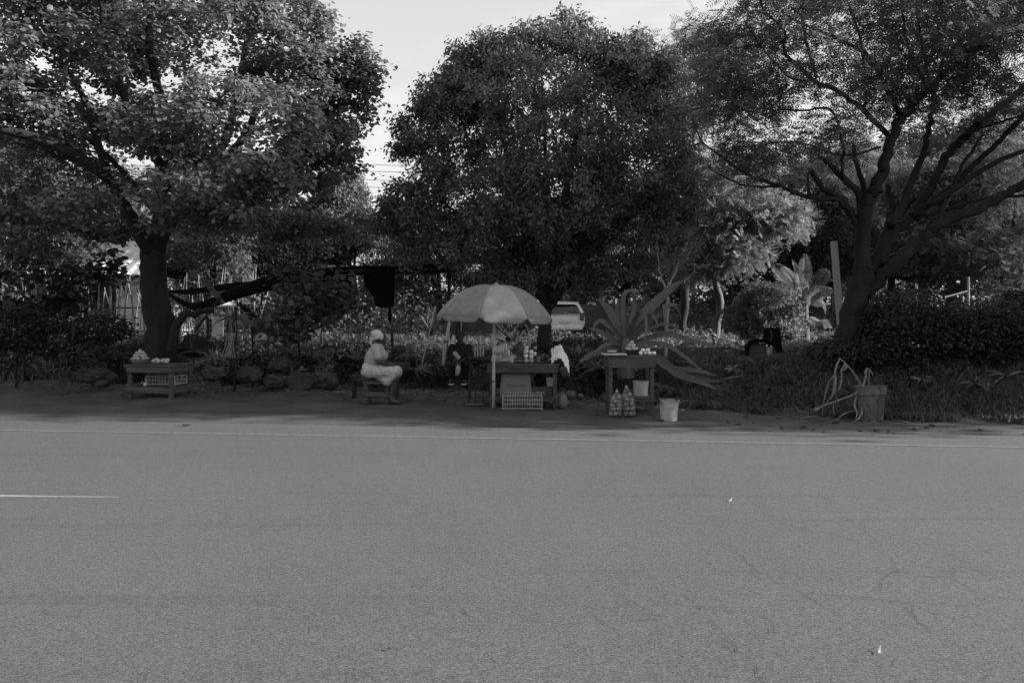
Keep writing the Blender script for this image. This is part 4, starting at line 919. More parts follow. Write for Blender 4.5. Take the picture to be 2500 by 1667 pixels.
# radial plants
def radial(name,lab,cpx,D,n,length,wid,m,seg=4,droop=.5,up=.9,base=None,stem=None,cat='plant'):
    c=P(*cpx,D); b=c.copy(); b[2]=float(gz(b[0],b[1])); t=thing(name,lab,cat,tuple(b))
    if stem: mb=MB(); mb.tube([b-[0,0,.05],(b+c)/2+[.03,0,0],c],stem,7); at(t,mb,'stem',M['bark'],b)
    for k in range(n):
        a=k*2.4+random.random()*.4; el=random.uniform(.15,1.0)*up; L_=length*random.uniform(.75,1.1); pts=[]
        for i in range(seg+1):
            u=i/seg; r=L_*u; pts.append(c+np.array([math.cos(a)*r*math.cos(el),math.sin(a)*r*math.cos(el),r*math.sin(el)-droop*L_*u*u*math.cos(el)]))
        mb=MB(); mb.ribbon(pts,[wid*.5,wid,wid*.8,.004],face=(0.1,-.6,.8),thick=.003); at(t,mb,'leaf',m,b)
    return t
radial('dracaena','spiky strap-leaved dracaena on the bank right of the left trunk',(572,782),16.3,44,.52,.04,M['agave2'],droop=.7,stem=[.03,.025,.02])
radial('small_dracaena','smaller spiky plant beside the dracaena, in front of the tarpaulin',(615,790),17.0,26,.36,.035,M['agave2'],droop=.5,stem=[.03,.02,.02])
radial('yucca','yucca rosette with stiff pointed leaves above the woman head scarf',(956,810),17.2,20,.5,.04,M['agave2'],droop=.08,up=1.3,stem=[.03,.03,.03])
radial('bank_agave','small agave rosette on the bank under the left end of the parasol',(1050,820),17.6,20,.35,.03,M['agave'],droop=.1,up=1.5)
radial('corner_agave','strap-leaved plant low on the bank at the far left',(215,850),16.4,12,.7,.035,M['leafd'],droop=.7,up=.7)
# hanging roots of the dracaena
c=P(565,812,16.1)
mb=MB()
for i in range(7): x=c[0]+.16*(i/6-.5); mb.tube(smooth_path([(x*1.0,16.1,c[2]),(x+.03*math.sin(i),16.0,c[2]-.25),(x+.12*(i/6-.5),15.9,c[2]-.5)],3),.010,5)
tag(mb.build('dry_leaf_bundle',M['dry']),'bundle of dry hanging leaves below the spiky dracaena','dry leaves')
# young palm
def palm():
    c=P(1965,740,19.0); b=c.copy(); b[2]=.6; t=thing('young_palm','young palm with arching feather fronds in sunlight left of the timber post','palm',tuple(b))
    mb=MB(); mb.tube([b-[0,0,.05],c*.5+b*.5,c],[.13,.10,.07],10); at(t,mb,'trunk',M['barkmid'],b)
    fr=[[(1965,745),(1930,700),(1905,675),(1885,655)],[(1965,745),(1940,690),(1922,665),(1912,652)],[(1965,745),(1955,690),(1945,660),(1935,638)],[(1965,745),(1965,690),(1966,650),(1965,622)],[(1968,745),(1985,725),(2005,712),(2030,708)],
        [(1965,745),(1930,720),(1905,705),(1893,688)],[(1970,745),(1995,735),(2010,745),(2016,760)],[(1965,748),(1945,745),(1925,755),(1915,770)],[(1965,745),(1975,705),(1968,700),(1972,745)],[(1968,770),(1990,785),(2010,790),(2020,800)],[(1966,745),(1985,700),(2005,675),(2020,660)]]
    for k,pl in enumerate(fr):
        D1=19+random.uniform(-.5,.5); pts=[P(x,y,19+(D1-19)*i/3) for i,(x,y) in enumerate(pl)]; sp=smooth_path(pts,6); mb=MB(); mb.tube(sp,list(np.linspace(.018,.005,len(sp))),5)
        for i in range(2,len(sp)-1):
            tdir=sp[i+1]-sp[i-1]; tdir/=np.linalg.norm(tdir)+1e-9
            for q in (0,.5):
                pp=sp[i]*(1-q)+sp[i+1]*q
                for s in (1,-1):
                    side=np.cross(tdir,[.2,-.7,.6]); side/=np.linalg.norm(side)+1e-9; L_=.26*math.sin(math.pi*min(.95,.2+i/len(sp)*.8)); e=pp+side*s*L_*.8+tdir*L_*.5+np.array([0,0,-.10*L_])
                    mb.ribbon([pp,(pp+e)/2+np.array([0,0,.01]),e],[.014,.022,.004],face=(.1,-.8,.5),thick=.001)
        at(t,mb,'frond',M['leafp'],b)
palm()
# small bare pale-branched tree rising from the agave
ll=[LB([(1625,905),(1628,820),(1628,740),(1626,705)],.035,.03,16),LB([(1626,705),(1610,660),(1605,600),(1607,560)],.022,.010,16,16.3),LB([(1626,705),(1645,672),(1662,630),(1680,590)],.022,.010,16,15.8),LB([(1628,712),(1660,690),(1690,672),(1698,645)],.02,.008,16,15.6),LB([(1690,645),(1712,652),(1735,646)],.010,.006,15.6,15.5),LB([(1655,650),(1672,640),(1690,600)],.012,.006,15.9,15.7)]
make_tree('pale_sapling','thin sapling with pale bare branches rising behind the agave',ll,px_blobs([(1640,600,16,70,60,.5),(1700,620,15.8,40,40,.4),(1600,560,16.2,40,50,.4)]),70,10,(.16,.16,.12),.10,'lance','droop',M['leaf2'],M['barkpale'],twig=.004)
ll=[LB([(1283,905),(1285,860),(1292,825),(1288,805),(1280,785)],.05,.025,16.4),LB([(1292,825),(1275,800),(1255,795)],.02,.01,16.4)]
make_tree('peeling_sapling','thin sapling with peeling bark rising behind the heaped stall','' and [] or ll,px_blobs([(1270,790,16.4,30,14,.3)]),14,10,(.12,.12,.1),.08,'oval','layer',M['leafd'],M['barkpale'],twig=.004)
radial('tall_grass_clump','sunlit clump of upright grass seen under the parasol',(1255,840),19.0,60,.75,.016,M['leaf4'],droop=.05,up=1.9,cat='grass clump')
radial('pale_grass_clump','pale upright grass clump left of the parasol',(1055,815),20.5,60,.7,.016,M['leaf4'],droop=.05,up=2.0,cat='grass clump')
# ------------------------------------------------------------------ timber post, clothes line, draped seat, cane
b=P(2050,850,16.6); b[2]=.6; t=thing('timber_post','tall squared timber post leaning slightly by the right trunk','post',tuple(b))
a=P(2058,872,16.6); c=P(2036,595,16.6); mb=MB(); 
mb.box(((a[0]+c[0])/2,16.6,(a[2]+c[2])/2),(.115,.11,c[2]-a[2]+.1),ry=-math.atan2(a[0]-c[0],c[2]-a[2])); at(t,mb,'shaft',M['woodpale'],b,bevel=.008)
mb=MB(); mb.box((a[0],16.55,a[2]+.02),(.26,.24,.16),rz=.3); at(t,mb,'footing',M['stone'],b)
b=P(2364,790,18.4); b[2]=.6; t=thing('clothes_line','pale cord strung from the right trunk to a thin post','clothes line',tuple(b))
mb=MB(); p=P(2364,676,18.4); q=p.copy(); q[2]=.5; mb.tube([p,q],.025,6); at(t,mb,'post',M['barkpale'],b)
mb=MB(); mb.tube(smooth_path([P(2160,726,17.6),P(2200,730,17.8),P(2275,731,18),P(2320,722,18.2),P(2364,710,18.4)],3),.018,5); at(t,mb,'cord',M['dry'],b)
mb=MB(); mb.ribbon([P(2272,731,18),P(2274,738,18),P(2276,745,18)],[.06,.03,.04]); at(t,mb,'knot',M['dry'],b)
mb=MB(); mb.ball(P(2272,750,18.6),(.14,.1,.11),10,7,jit=.3); tag(mb.build('sack',M['litter']),'small rounded bundle hanging below the clothes line','bundle')
mb=MB(); mb.tube([P(2130,808,17.5),P(2230,808,17.3),P(2292,812,17.2)],.014,6); tag(mb.build('fence_rail',M['barkpale']),'thin pale rail lying along the top of the hedge','rail')
D=16.4; b=P(1865,876,D); b[2]=float(gz(b[0],b[1])); t=thing('draped_seat','seat draped with black cloth over a pale block on the bank','seat',tuple(b))
mb=MB(); mb.box(P(1843,858,D),(.34,.35,.30)); at(t,mb,'side_panel',M['wood'],b,bevel=.01)
mb=MB(); mb.box(P(1875,862,D-.02),(.12,.2,.24)); mb.box(P(1868,868,D-.05),(.16,.2,.08)); at(t,mb,'block',M['white'],b,bevel=.01)
def sheet(profile,D0,D1,m,name,t,b):
    pts=[P(x,y,D0) for x,y in profile]; q=[P(x,y,D1) for x,y in profile]; n=len(pts); mb=MB(); mb.add(pts+q,[tuple(range(n)),tuple(range(2*n-1,n-1,-1))]+[(i,i+n,(i+1)%n+n,(i+1)%n) for i in range(n)]); return at(t,mb,name,m,b)
sheet([(1818,868),(1818,845),(1828,832),(1850,826),(1862,828),(1866,800),(1904,800),(1908,830),(1912,875),(1890,880),(1885,845),(1862,836),(1840,838),(1826,848),(1824,876)],D-.25,D+.25,M['blackcloth'],'cloth',t,b)
mb=MB(); mb.ribbon(PP([(1886,845),(1892,860),(1898,872)],D-.3),[.02,.04,.03]); mb.ribbon(PP([(1882,805),(1884,820),(1880,832)],D-.3),[.02,.03,.02]); at(t,mb,'fold',M['wood'],b)
mb=MB(); a=P(1028,930,16.4); mb.tube([P(1062,748,16.4),P(1040,850,16.4),P(1030,888,16.4)],.016,6); tag(mb.build('cane',M['barkpale']),'thin pale cane stuck upright left of the parasol rim','cane')
b=P(1085,895,16); t=thing('prop_pole','pale pole slanting down from under the left rim of the parasol','pole',tuple(b)); mb=MB(); mb.tube([P(1097,786,16.0),P(1086,850,16),P(1082,890,16)],.034,8); at(t,mb,'shaft',M['barkpale'],b)
mb=MB(); mb.tube([P(1089,832,16.0),P(1088,836,16)],.042,8); at(t,mb,'binding',M['rebar'],b)

# mixed plants growing through the bank cover
spotp=[(60,870,16.6,'leafd'),(130,880,16.9,'agave2'),(330,865,17.0,'leafd'),(470,860,16.9,'leafp'),(520,880,16.3,'agave2'),(655,870,16.9,'leafp'),(700,860,17.3,'agave2'),(760,868,17.2,'leafp'),(820,860,17.3,'agave2'),(870,880,16.6,'leafp'),(1000,870,17.0,'agave2'),(1030,905,16.2,'leafp'),(1420,860,16.6,'agave2'),(1460,900,15.3,'leafp'),(1560,905,14.6,'agave2'),(1700,900,15.0,'leafp'),(1790,905,14.6,'agave2'),(1935,880,15.4,'leafp'),(2250,930,13.3,'agave2'),(2380,940,13.0,'leafp'),(2460,925,13.3,'agave2')]
ordn='first second third fourth fifth sixth seventh eighth ninth tenth eleventh twelfth thirteenth fourteenth fifteenth sixteenth seventeenth eighteenth nineteenth twentieth twenty-first'.split()
for i,(x,y,D_,m_) in enumerate(spotp):
    g_=gz(float(P(x,y,D_)[0]),D_); zc=max(CAMZ-(y-HZ)*D_/F,float(g_)+.02)
    c_=P(x,y,D_); yy=HZ+(CAMZ-zc)*F/D_
    o=radial('strap_leaved_plant' if m_=='agave2' else 'weed_tuft',('strap-leaved plant' if m_=='agave2' else 'pale leafy weed tuft')+' among the bank growth, the %s such plant from the left edge'%ordn[i],(x,yy),D_,random.randint(11,20),random.uniform(.25,.5),random.uniform(.02,.035),M[m_],droop=random.uniform(.2,.7),up=random.uniform(.8,1.5),stem=None)
    o['group']='plants poking through the bank growth'
# ------------------------------------------------------------------ people
def fused(t, name, base, segs, balls, m, voxel=.012, sm=4):
    """one continuous skin grown over tapered bones"""
    mb=MB()
    for (p,q,r0,r1) in segs:
        p=np.array(p,float); q=np.array(q,float); mb.tube([p,p*.5+q*.5,q],[r0,(r0+r1)/2,r1],12); mb.ball(p,r0,12,8); mb.ball(q,r1,12,8)
    for bl in balls:
        mb.ball(bl[0],bl[1],14,10,rot=bl[2] if len(bl)>2 else None)
    o=at(t,mb,name,m,base,smooth=True)
    r=o.modifiers.new('skin','REMESH'); r.mode='VOXEL'; r.voxel_size=voxel; r.use_smooth_shade=True
    s=o.modifiers.new('soft','SMOOTH'); s.iterations=sm; s.factor=.5
    return o
def hand(p, d, n, r=.009, curl=.35):
    """palm and five separate fingers as bones"""
    p=np.array(p,float); d=np.array(d,float); d/=np.linalg.norm(d); n=np.array(n,float); n/=np.linalg.norm(n); s=np.cross(d,n)
    out=[(p,p+d*.055,.026,.028)]
    for k,(o_,L_) in enumerate(((-.028,.062),(-.010,.074),(.010,.070),(.028,.055))):
        a=p+d*.075+s*o_; b=a+d*L_*.5+n*curl*.02; c=b+d*L_*.45+n*curl*.045; out+=[(p+d*.04+s*o_*.8,a,.013,.011),(a,b,r+.001,r),(b,c,r,r*.8)]
    a=p+d*.02-s*.03; out+=[(a,a+d*.035-s*.025,.012,.010),(a+d*.035-s*.025,a+d*.06-s*.03+n*.01,.010,.008)]
    return out
def W1(x,y,dy=0): p=P(x,y,13.9); p[1]+=dy; return p
# woman on the bench, in profile, facing right, leaning forward
b=np.array([W1(918,0)[0],13.9,0]); wt=thing('person','seated woman in headscarf, grey blouse and printed skirt facing right on the bench','person',tuple(b))
hd=W1(928,823); segs=[(W1(910,908),W1(912,885),.15,.14),(W1(912,885),W1(918,858),.14,.12),(W1(918,858),W1(922,842),.11,.06),(W1(921,845),W1(925,832),.055,.052)]
for s in (-1,1):
    sh=W1(922,852,s*.15); el=W1(931,881,s*.225); wr=W1(951,889,s*.12); hp=W1(912,908,s*.10); kn=W1(970,903,s*.11); an=W1(957,968,s*.09); to=W1(973,982,s*.10)
    segs+=[(sh,el,.058,.050),(el,wr,.047,.032),(hp,kn,.085,.062),(kn,an,.058,.036),(an+[0,0,-.02],an+[.03,0,-.055],.038,.036),(an+[.02,0,-.07],to+[.03,0,.0],.038,.026)]
    segs+=hand(wr,(.9,-s*.5,-.25),(0,0,-1))
balls=[(hd,(.095,.078,.115),(0,.35,0)),(hd+[.05,0,-.045],(.055,.055,.07)),(hd+[.105,0,-.03],(.022,.014,.024),(0,.3,0)),(hd+[.095,0,-.075],(.018,.026,.009)),(hd+[.085,0,-.105],(.022,.028,.02)),
 (hd+[.082,-.035,.005],(.014,.014,.012)),(hd+[.082,.035,.005],(.014,.014,.012)),(hd+[-.01,-.08,-.03],(.018,.010,.03)),(hd+[-.01,.08,-.03],(.018,.010,.03)),(W1(908,900),(.17,.19,.14))]
fused(wt,'body',b,segs,balls,M['skin'],.010,3)
# blouse: torso and short sleeves
segs=[(W1(911,888),W1(914,872),.165,.165),(W1(914,872),W1(921,855),.165,.135),(W1(921,855),W1(922,845),.12,.075)]
for s in (-1,1):
    sh=W1(923,853,s*.14); segs+=[(sh,W1(929,870,s*.20),.080,.074)]
balls=[(W1(935,868),(.095,.13,.10),(0,.3,0)),(W1(905,878),(.09,.15,.12))]
o=fused(wt,'blouse',b,segs,balls,M['cloth_grey'],.012,4)
# skirt, gathered over the knees and hanging
segs=[(W1(903,904,s*.09),W1(966,907,s*.10),.125,.105) for s in (-1,1)]+[(W1(966,908,s*.10),W1(948,930,s*.08),.10,.085) for s in (-1,1)]+[(W1(925,912,s*.07),W1(948,930,s*.06),.09,.08) for s in (-1,1)]
balls=[(W1(906,899),(.165,.20,.14)),(W1(903,908),(.16,.20,.09)),(W1(940,910),(.20,.17,.095)),(W1(967,910),(.095,.17,.085)),(W1(955,920),(.13,.15,.09),(0,.5,0)),(W1(944,933),(.10,.14,.065),(0,.5,0))]
o=fused(wt,'skirt',b,segs,balls,M['skirt'],.014,3)
tx=bpy.data.textures.new('folds','CLOUDS'); tx.noise_scale=.09; dm=o.modifiers.new('folds','DISPLACE'); dm.texture=tx; dm.strength=.02; dm.mid_level=.5
mb=MB(); hs=hd+[-.035,0,.035]; mb.ball(hs,(.128,.098,.092),18,12,rot=(0,.5,0),jit=.07); mb.ball(hs+[-.09,0,-.065],(.055,.045,.04),10,7,jit=.2); mb.tube([hs+[.085,-.05,.0],hs+[.0,-.10,-.05],hs+[-.09,-.05,-.08]],[.012,.016,.02],6); mb.ribbon([hs+[-.10,-.02,-.08],hs+[-.12,-.03,-.13],hs+[-.10,-.03,-.18]],[.04,.06,.02],thick=.004)
o=at(wt,mb,'headscarf',M['scarf'],b,smooth=True)
for s in (-1,1):
    to=W1(970,983,s*.10); mb=MB(); mb.box(to+[-.03,0,-.008],(.22,.085,.022)); mb.tube([to+[-.05,-.045,0],to+[.0,0,.045],to+[-.05,.045,0]],.010,6); at(wt,mb,'sandal',M['darkcloth'],b,bevel=.008)
# man under the parasol
D=16.2
def W2(x,y,dy=0): p=P(x,y,D); p[1]+=dy; return p
b=W2(1122,935); b[2]=float(gz(b[0],b[1])); mt=thing('person','man in dark clothes and cap seated facing the road, holding a rolled paper','person',tuple(b))
hd=W2(1123,821,-.05); segs=[(W2(1124,888,.15),W2(1124,862,.05),.15,.17),(W2(1124,862,.05),W2(1124,842),.17,.10),(W2(1124,842),W2(1123,830,-.03),.06,.055)]
kn={-1:W2(1108,888,-.38),1:W2(1143,885,-.38)}
for s in (-1,1):
    sh=W2(1124+s*20,848,.03); el=W2(1124+s*24,874,-.12); wr=W2(1122+s*4,879,-.34); hp=W2(1124+s*11,893,.12); k=kn[s]; an=W2(1120+s*15,925,-.25); to=an+[s*.02,-.16,-.03]
    segs+=[(sh,el,.055,.045),(el,wr,.042,.028),(hp,k,.09,.065),(k,an,.058,.038),(an,to,.036,.028)]; segs+=hand(wr,(-s*.5,-.6,-.3),(0,0,-1),curl=.8)
balls=[(hd,(.078,.095,.115)),(hd+[0,-.092,-.02],(.014,.022,.024)),(hd+[0,-.085,-.055],(.026,.016,.009)),(hd+[-.032,-.082,.012],(.014,.012,.010)),(hd+[.032,-.082,.012],(.014,.012,.010)),(hd+[-.08,0,-.01],(.010,.018,.03)),(hd+[.08,0,-.01],(.010,.018,.03)),(hd+[0,-.06,-.085],(.035,.035,.03))]
fused(mt,'body',b,segs,balls,M['skin'],.011,3)
segs=[(W2(1124,892,.15),W2(1124,862,.05),.175,.195),(W2(1124,862,.05),W2(1124,846),.195,.12)]
for s in (-1,1):
    sh=W2(1124+s*20,848,.03); el=W2(1124+s*24,874,-.12); segs+=[(sh,el,.078,.066),(el,W2(1122+s*12,877,-.24),.062,.05)]
fused(mt,'jacket',b,segs,[],M['darkcloth'],.014,3)
segs=[]
for s in (-1,1): k=kn[s]; segs+=[(W2(1124+s*11,893,.12),k,.11,.085),(k,W2(1120+s*15,921,-.25),.080,.065)]
fused(mt,'trousers',b,segs,[],M['darkcloth'],.014,3)
mb=MB(); mb.ball(hd+[0,.005,.045],(.088,.10,.075),14,9); mb.ball(hd+[0,-.10,.035],(.065,.06,.012),10,5); at(mt,mb,'cap',M['wooddark'],b,smooth=True)
for s in (-1,1):
    an=W2(1120+s*15,930,-.27); mb=MB(); mb.ball(an+[0,-.07,0],(.05,.13,.045),12,8); at(mt,mb,'shoe',M['darkcloth'],b,smooth=True); mb=MB(); mb.ball(an+[0,-.07,-.028],(.054,.135,.02),12,6); o=mb.build('shoe_sole',M['white'],mt,smooth=True); o.location=tuple(-b)
mb=MB(); mb.tube([W2(1112,857,-.42),W2(1118,865,-.43),W2(1125,873,-.43)],[.042,.046,.044],12); tag(mb.build('rolled_paper',M['newsprint'],smooth=False),'pale rolled paper in the hands of the man in dark clothes','rolled paper')
mb=MB(); mb.ribbon([W2(1123,885,-.42),W2(1122,898,-.46),W2(1119,912,-.42)],[.05,.10,.06]); at(mt,mb,'cloth',M['cloth_grey'],b)
mb=MB(); c=W2(1124,902,.17); mb.ball(c,(.28,.22,.22),14,9,jit=.15); tag(mb.build('seat_rock',M['stone']),'low rock under the seated man in dark clothes','rock')
# two people and a third beyond the hedge
def sitter(cx,top,D,lab,shirt,hat=None,turn=0,grp=None):
    p=P(cx,top,D); b=p.copy(); b[2]=float(gz(p[0],p[1])); t=thing('person',lab,'person',tuple(b)); h=p+[0,0,-.12]; ch=h+[0,0,-.38]; hip=h+[.02,.05,-.72]
    segs=[(hip,ch,.14,.16),(ch,h+[0,0,-.2],.15,.07),(h+[0,0,-.2],h,.055,.06)]
    for s in (-1,1):
        sh=ch+[s*.19,0,.1]; el=sh+[s*.06,-.08,-.27]; wr=el+[-s*.12,-.22,-.02]; kn=hip+[s*.12,-.42,.02]; an=kn+[0,.05,-.42]; segs+=[(sh,el,.05,.042),(el,wr,.04,.028),(hip+[s*.09,0,0],kn,.085,.065),(kn,an,.055,.036),(an,an+[0,-.16,-.03],.036,.03)]+hand(wr,(-s*.4,-.8,-.3),(0,0,-1))
    fused(t,'body',b,segs,[(h,(.078,.09,.115)),(h+[turn*.09,-.09,-.02],(.014,.02,.022)),(h+[0,-.082,-.055],(.024,.014,.008)),(h+[.08,0,-.01],(.01,.018,.03)),(h+[-.08,0,-.01],(.01,.018,.03))],M['skin'],.016,2)
    segs=[(hip,ch,.165,.185),(ch,h+[0,0,-.22],.17,.10)]
    for s in (-1,1): sh=ch+[s*.19,0,.1]; segs.append((sh,sh+[s*.05,-.05,-.18],.07,.065))
    fused(t,'shirt',b,segs,[],shirt,.018,2)
    segs=[]
    for s in (-1,1): kn=hip+[s*.12,-.42,.02]; segs+=[(hip+[s*.09,0,0],kn,.11,.085),(kn,kn+[0,.05,-.36],.08,.06)]
    fused(t,'trousers',b,segs,[],M['darkcloth'],.018,2)
    if hat: mb=MB(); mb.ball(h+[0,0,.05],(.09,.105,.08),12,8); mb.lathe([(.0,.035),(.15,.03),(.155,.045),(.0,.055)],tuple(h),16); at(t,mb,'hat',hat,b,smooth=True)
    else: mb=MB(); mb.ball(h+[0,.012,.03],(.086,.098,.098),12,8); at(t,mb,'hair',M['darkcloth'],b,smooth=True)
sitter(2183,748,24,'bareheaded person in dark top sitting beyond the hedge near the right trunk',M['litter'],None,.3)
sitter(2209,756,23.5,'person in wide dark hat sitting beyond the hedge, beside the bareheaded one',M['darkcloth'],M['darkcloth'],-.3)
sitter(2122,782,22,'person in pale shirt partly hidden by the forked right trunk',M['white'],None,0)

# ------------------------------------------------------------------ parasol
def parasol():
    D=13.3; cx=P(1205,0,D)[0]; b=np.array([cx,D,0]); t=thing('parasol','big grey eight-panel market parasol on a white pole','parasol',tuple(b))
    mb=MB(); mb.tube([b+[0,0,-.05],b+[.005,0,1.0],b+[.01,0,2.0]],.026,12); at(t,mb,'pole',M['pole'],b,smooth=True)
    mb=MB(); z=CAMZ-(932-HZ)*D/F
    for dz in (0,.02): mb.lathe([(.026,-.004),(.032,-.004),(.032,.004),(.026,.004)],(cx,D,z+dz),14,closed=False)
    mb.tube([(cx+.03,D,z),(cx+.07,D-.01,z-.01)],.006,5); at(t,mb,'binding',M['rebar'],b)
    R=.985; rim=1.515; top=2.045; N8=8; a0=math.radians(-90-11); th=[a0+2*math.pi*k/N8 for k in range(N8)]
    # canopy: ribs bowed, cloth slack between them
    nr=14; na=10; vs=[]
    for i in range(nr+1):
        u=i/nr; zz=rim+(top-rim)*(1-u**2.5)*1.0+.02*math.sin(math.pi*u)
        for k in range(N8):
            for j in range(na):
                v=j/na; a=th[k]*(1-v)+(th[k]+2*math.pi/N8)*v
                chord=math.cos(math.pi/N8)/math.cos((v-.5)*2*math.pi/N8); slack=1-(1-chord)*(.75+.25*u); sag=-.018*math.sin(math.pi*v)*math.sin(math.pi*min(u,.95))
                r=R*u*slack; tilt=.03*math.cos(a)*u
                vs.append((cx+.04*(1-u)+r*math.cos(a),D+r*math.sin(a),zz+sag-tilt-.02*0))
    n=N8*na
    for k in range(N8):
        idx=[[i*n+(k*na+j)%n for j in range(na+1)] for i in range(nr+1)]; pv=[vs[q] for row in idx for q in row]; w_=na+1
        mb=MB(); mb.add(pv,[(i*w_+j,i*w_+j+1,(i+1)*w_+j+1,(i+1)*w_+j) for i in range(nr) for j in range(na)]); o=at(t,mb,'canopy_panel',M['canopy' if k%2 else 'canopy_sunlit'],b,smooth=True); so_=o.modifiers.new('s','SOLIDIFY'); so_.thickness=.004  # every other panel paler: sunlight put into the cloth colour
    # scalloped valance, one flap per panel
    rimv=vs[nr*n:]
    for k in range(N8):
        mb=MB(); vv=[]; 
        for j in range(na+1):
            p=np.array(rimv[(k*na+j)%n]); v=j/na; e=min(1,min(v,1-v)*7+.12)**.5; h=.085*e; out=np.array([math.cos(th[k]+math.pi/N8),math.sin(th[k]+math.pi/N8),0])
            inset=.03*((.5-v)*2)**7; tv=np.array([-math.sin(th[k]+math.pi/N8),math.cos(th[k]+math.pi/N8),0])
            for q in range(4): uq=q/3; vv.append(p+out*.012*math.sin(v*11+k)*uq+np.array([0,0,-h*uq])+tv*inset*uq+out*.002)
        mb.add(vv,[(j*4+q,j*4+q+1,(j+1)*4+q+1,(j+1)*4+q) for j in range(na) for q in range(3)]); o=at(t,mb,'valance',M['canopy'],b,smooth=True); so_=o.modifiers.new('s','SOLIDIFY'); so_.thickness=.003
    for k in range(N8):
        mb=MB(); mb.tube([np.array(vs[i*n+k*na])-[0,0,.008] for i in range(1,nr+1)],.005,5); rb=at(t,mb,'rib',M['wire'],b)
        mb=MB(); mb.tube([(cx+.01,D,1.50),np.array(vs[7*n+k*na])-[0,0,.01]],.005,5); o=mb.build('strut',M['wire'],rb); 
        mb=MB(); mb.tube([np.array(vs[i*n+k*na])+[0,0,.004] for i in range(0,nr+1)],.004,4); at(t,mb,'seam',M['canopy'],b)
    mb=MB(); mb.lathe([(.05,0),(.045,.03),(.02,.05),(.0,.055)],(cx+.04,D,top-.005),14); at(t,mb,'finial',M['canopy'],b)
parasol()

# ------------------------------------------------------------------ tables
def table(name,lab,corner,w,d,h,rz,over=.04,apron=.12,leg=.07,shelf=None,low_rail=None,m='wood',planks=5,zoff=(0,0,0,0)):
    """corner = centre of the plan at ground"""
    b=np.array(corner,float); t=thing(name,lab,'bench' if name=='bench' else 'table',tuple(b),rz); loc=np.zeros(3)
    def part(mb,nm): return mb.build(nm,M[m],t,bevel=.004)
    for i in range(planks):
        pw=(d+2*over)/planks; y=-(d+2*over)/2+pw*(i+.5); mb=MB(); mb.box((random.uniform(-.01,.01),y,h-.015),(w+2*over+random.uniform(0,.02),pw-.006,.028+random.uniform(0,.003))); part(mb,'plank')
    for k,(sx,sy) in enumerate(((-1,-1),(1,-1),(1,1),(-1,1))):
        mb=MB(); hh=h-.03+zoff[k]; mb.box((sx*(w/2-leg/2),sy*(d/2-leg/2),(h-.03)-hh/2),(leg,leg,hh),rx=random.uniform(-.01,.01)); part(mb,'leg')
    for sy in (-1,1): mb=MB(); mb.box((0,sy*(d/2+.014),h-.03-apron/2),(w+.02,.025,apron)); part(mb,'apron')
    for sx in (-1,1): mb=MB(); mb.box((sx*(w/2+.0145),0,h-.032-apron/2),(.025,d-.002,apron*.98)); part(mb,'apron')
    if low_rail:
        z,rh=low_rail
        for sy in (-1,1): mb=MB(); mb.box((0,sy*(d/2+.0125),z),(w+.03,.025,rh)); part(mb,'rail')
        for sx in (-1,1): mb=MB(); mb.box((sx*(w/2+.0135),0,z),(.025,d-.004,rh)); part(mb,'rail')
    if shelf:
        for i in range(3): mb=MB(); mb.box((0,-d/2+d/3*(i+.5),shelf),(w-.02,d/3-.012,.022)); part(mb,'shelf')
    return t
table('fruit_table','low weathered wooden table carrying a bowl of mangoes at left',(-6.60,14.95,0),.88,.70,.63,-.13,apron=.11,leg=.075,low_rail=(.175,.115),planks=6)
table('bench','small wooden bench the woman sits on',(-2.36,14.05,0),.44,.34,.465,-.02,apron=.09,leg=.07,low_rail=(.17,.09),planks=3)
table('plank_bench','low dark plank bench close behind the bench with the woman',(-2.55,14.9,.0),.85,.28,.42,.05,apron=.06,leg=.05,m='wooddark',planks=2)
tb=table('stall_table','long wooden stall table heaped with fruit beside the parasol pole',(.20,13.62,0),1.12,.62,.735,-.035,apron=.115,leg=.065,shelf=.17,low_rail=(.14,.05),planks=5)
table('tall_table','tall narrow weathered table with stacked tomatoes and onions',(1.87,12.70,0),.70,.56,.925,-.02,apron=.155,leg=.055,shelf=.26,low_rail=(.225,.04),planks=5,over=.03)
mb=MB(); c=P(1500,868,12.45); mb.box((c[0],12.5,.941),(.36,.30,.022),rz=.05); tag(mb.build('pale_board',M['woodpale'],bevel=.003),'pale board lying on the left end of the tall table','board')

# ------------------------------------------------------------------ produce and containers
def put(mb,name,lab,cat,m,grp=None,smooth=True,base=None):
    o=mb.build(name,M[m],smooth=smooth); return tag(o,lab,cat,grp)
def basin(name,lab,c,r,h,m,rim=.012,bot=.65):
    mb=MB(); mb.lathe([(.001,.0),(r*bot,.0),(r*.92,h*.55),(r,h),(r+rim,h),(r+rim,h-.008),(r*.96,h-.02),(r*.88,h*.5),(r*bot*.95,.01),(.001,.01)],tuple(c),28,closed=False); return put(mb,name,lab,'basin' if 'basin' in name else 'bowl',m)
def fruit(name,lab,cat,c,r,m,grp,rot=None,jit=.04):
    mb=MB(); mb.ball((0,0,0),r,14,10,jit=jit); o=mb.build(name,M[m],smooth=True); o.location=tuple(c); o.rotation_euler=rot or (random.random()*.6,random.random()*.6,random.random()*6); return tag(o,lab,cat,grp)
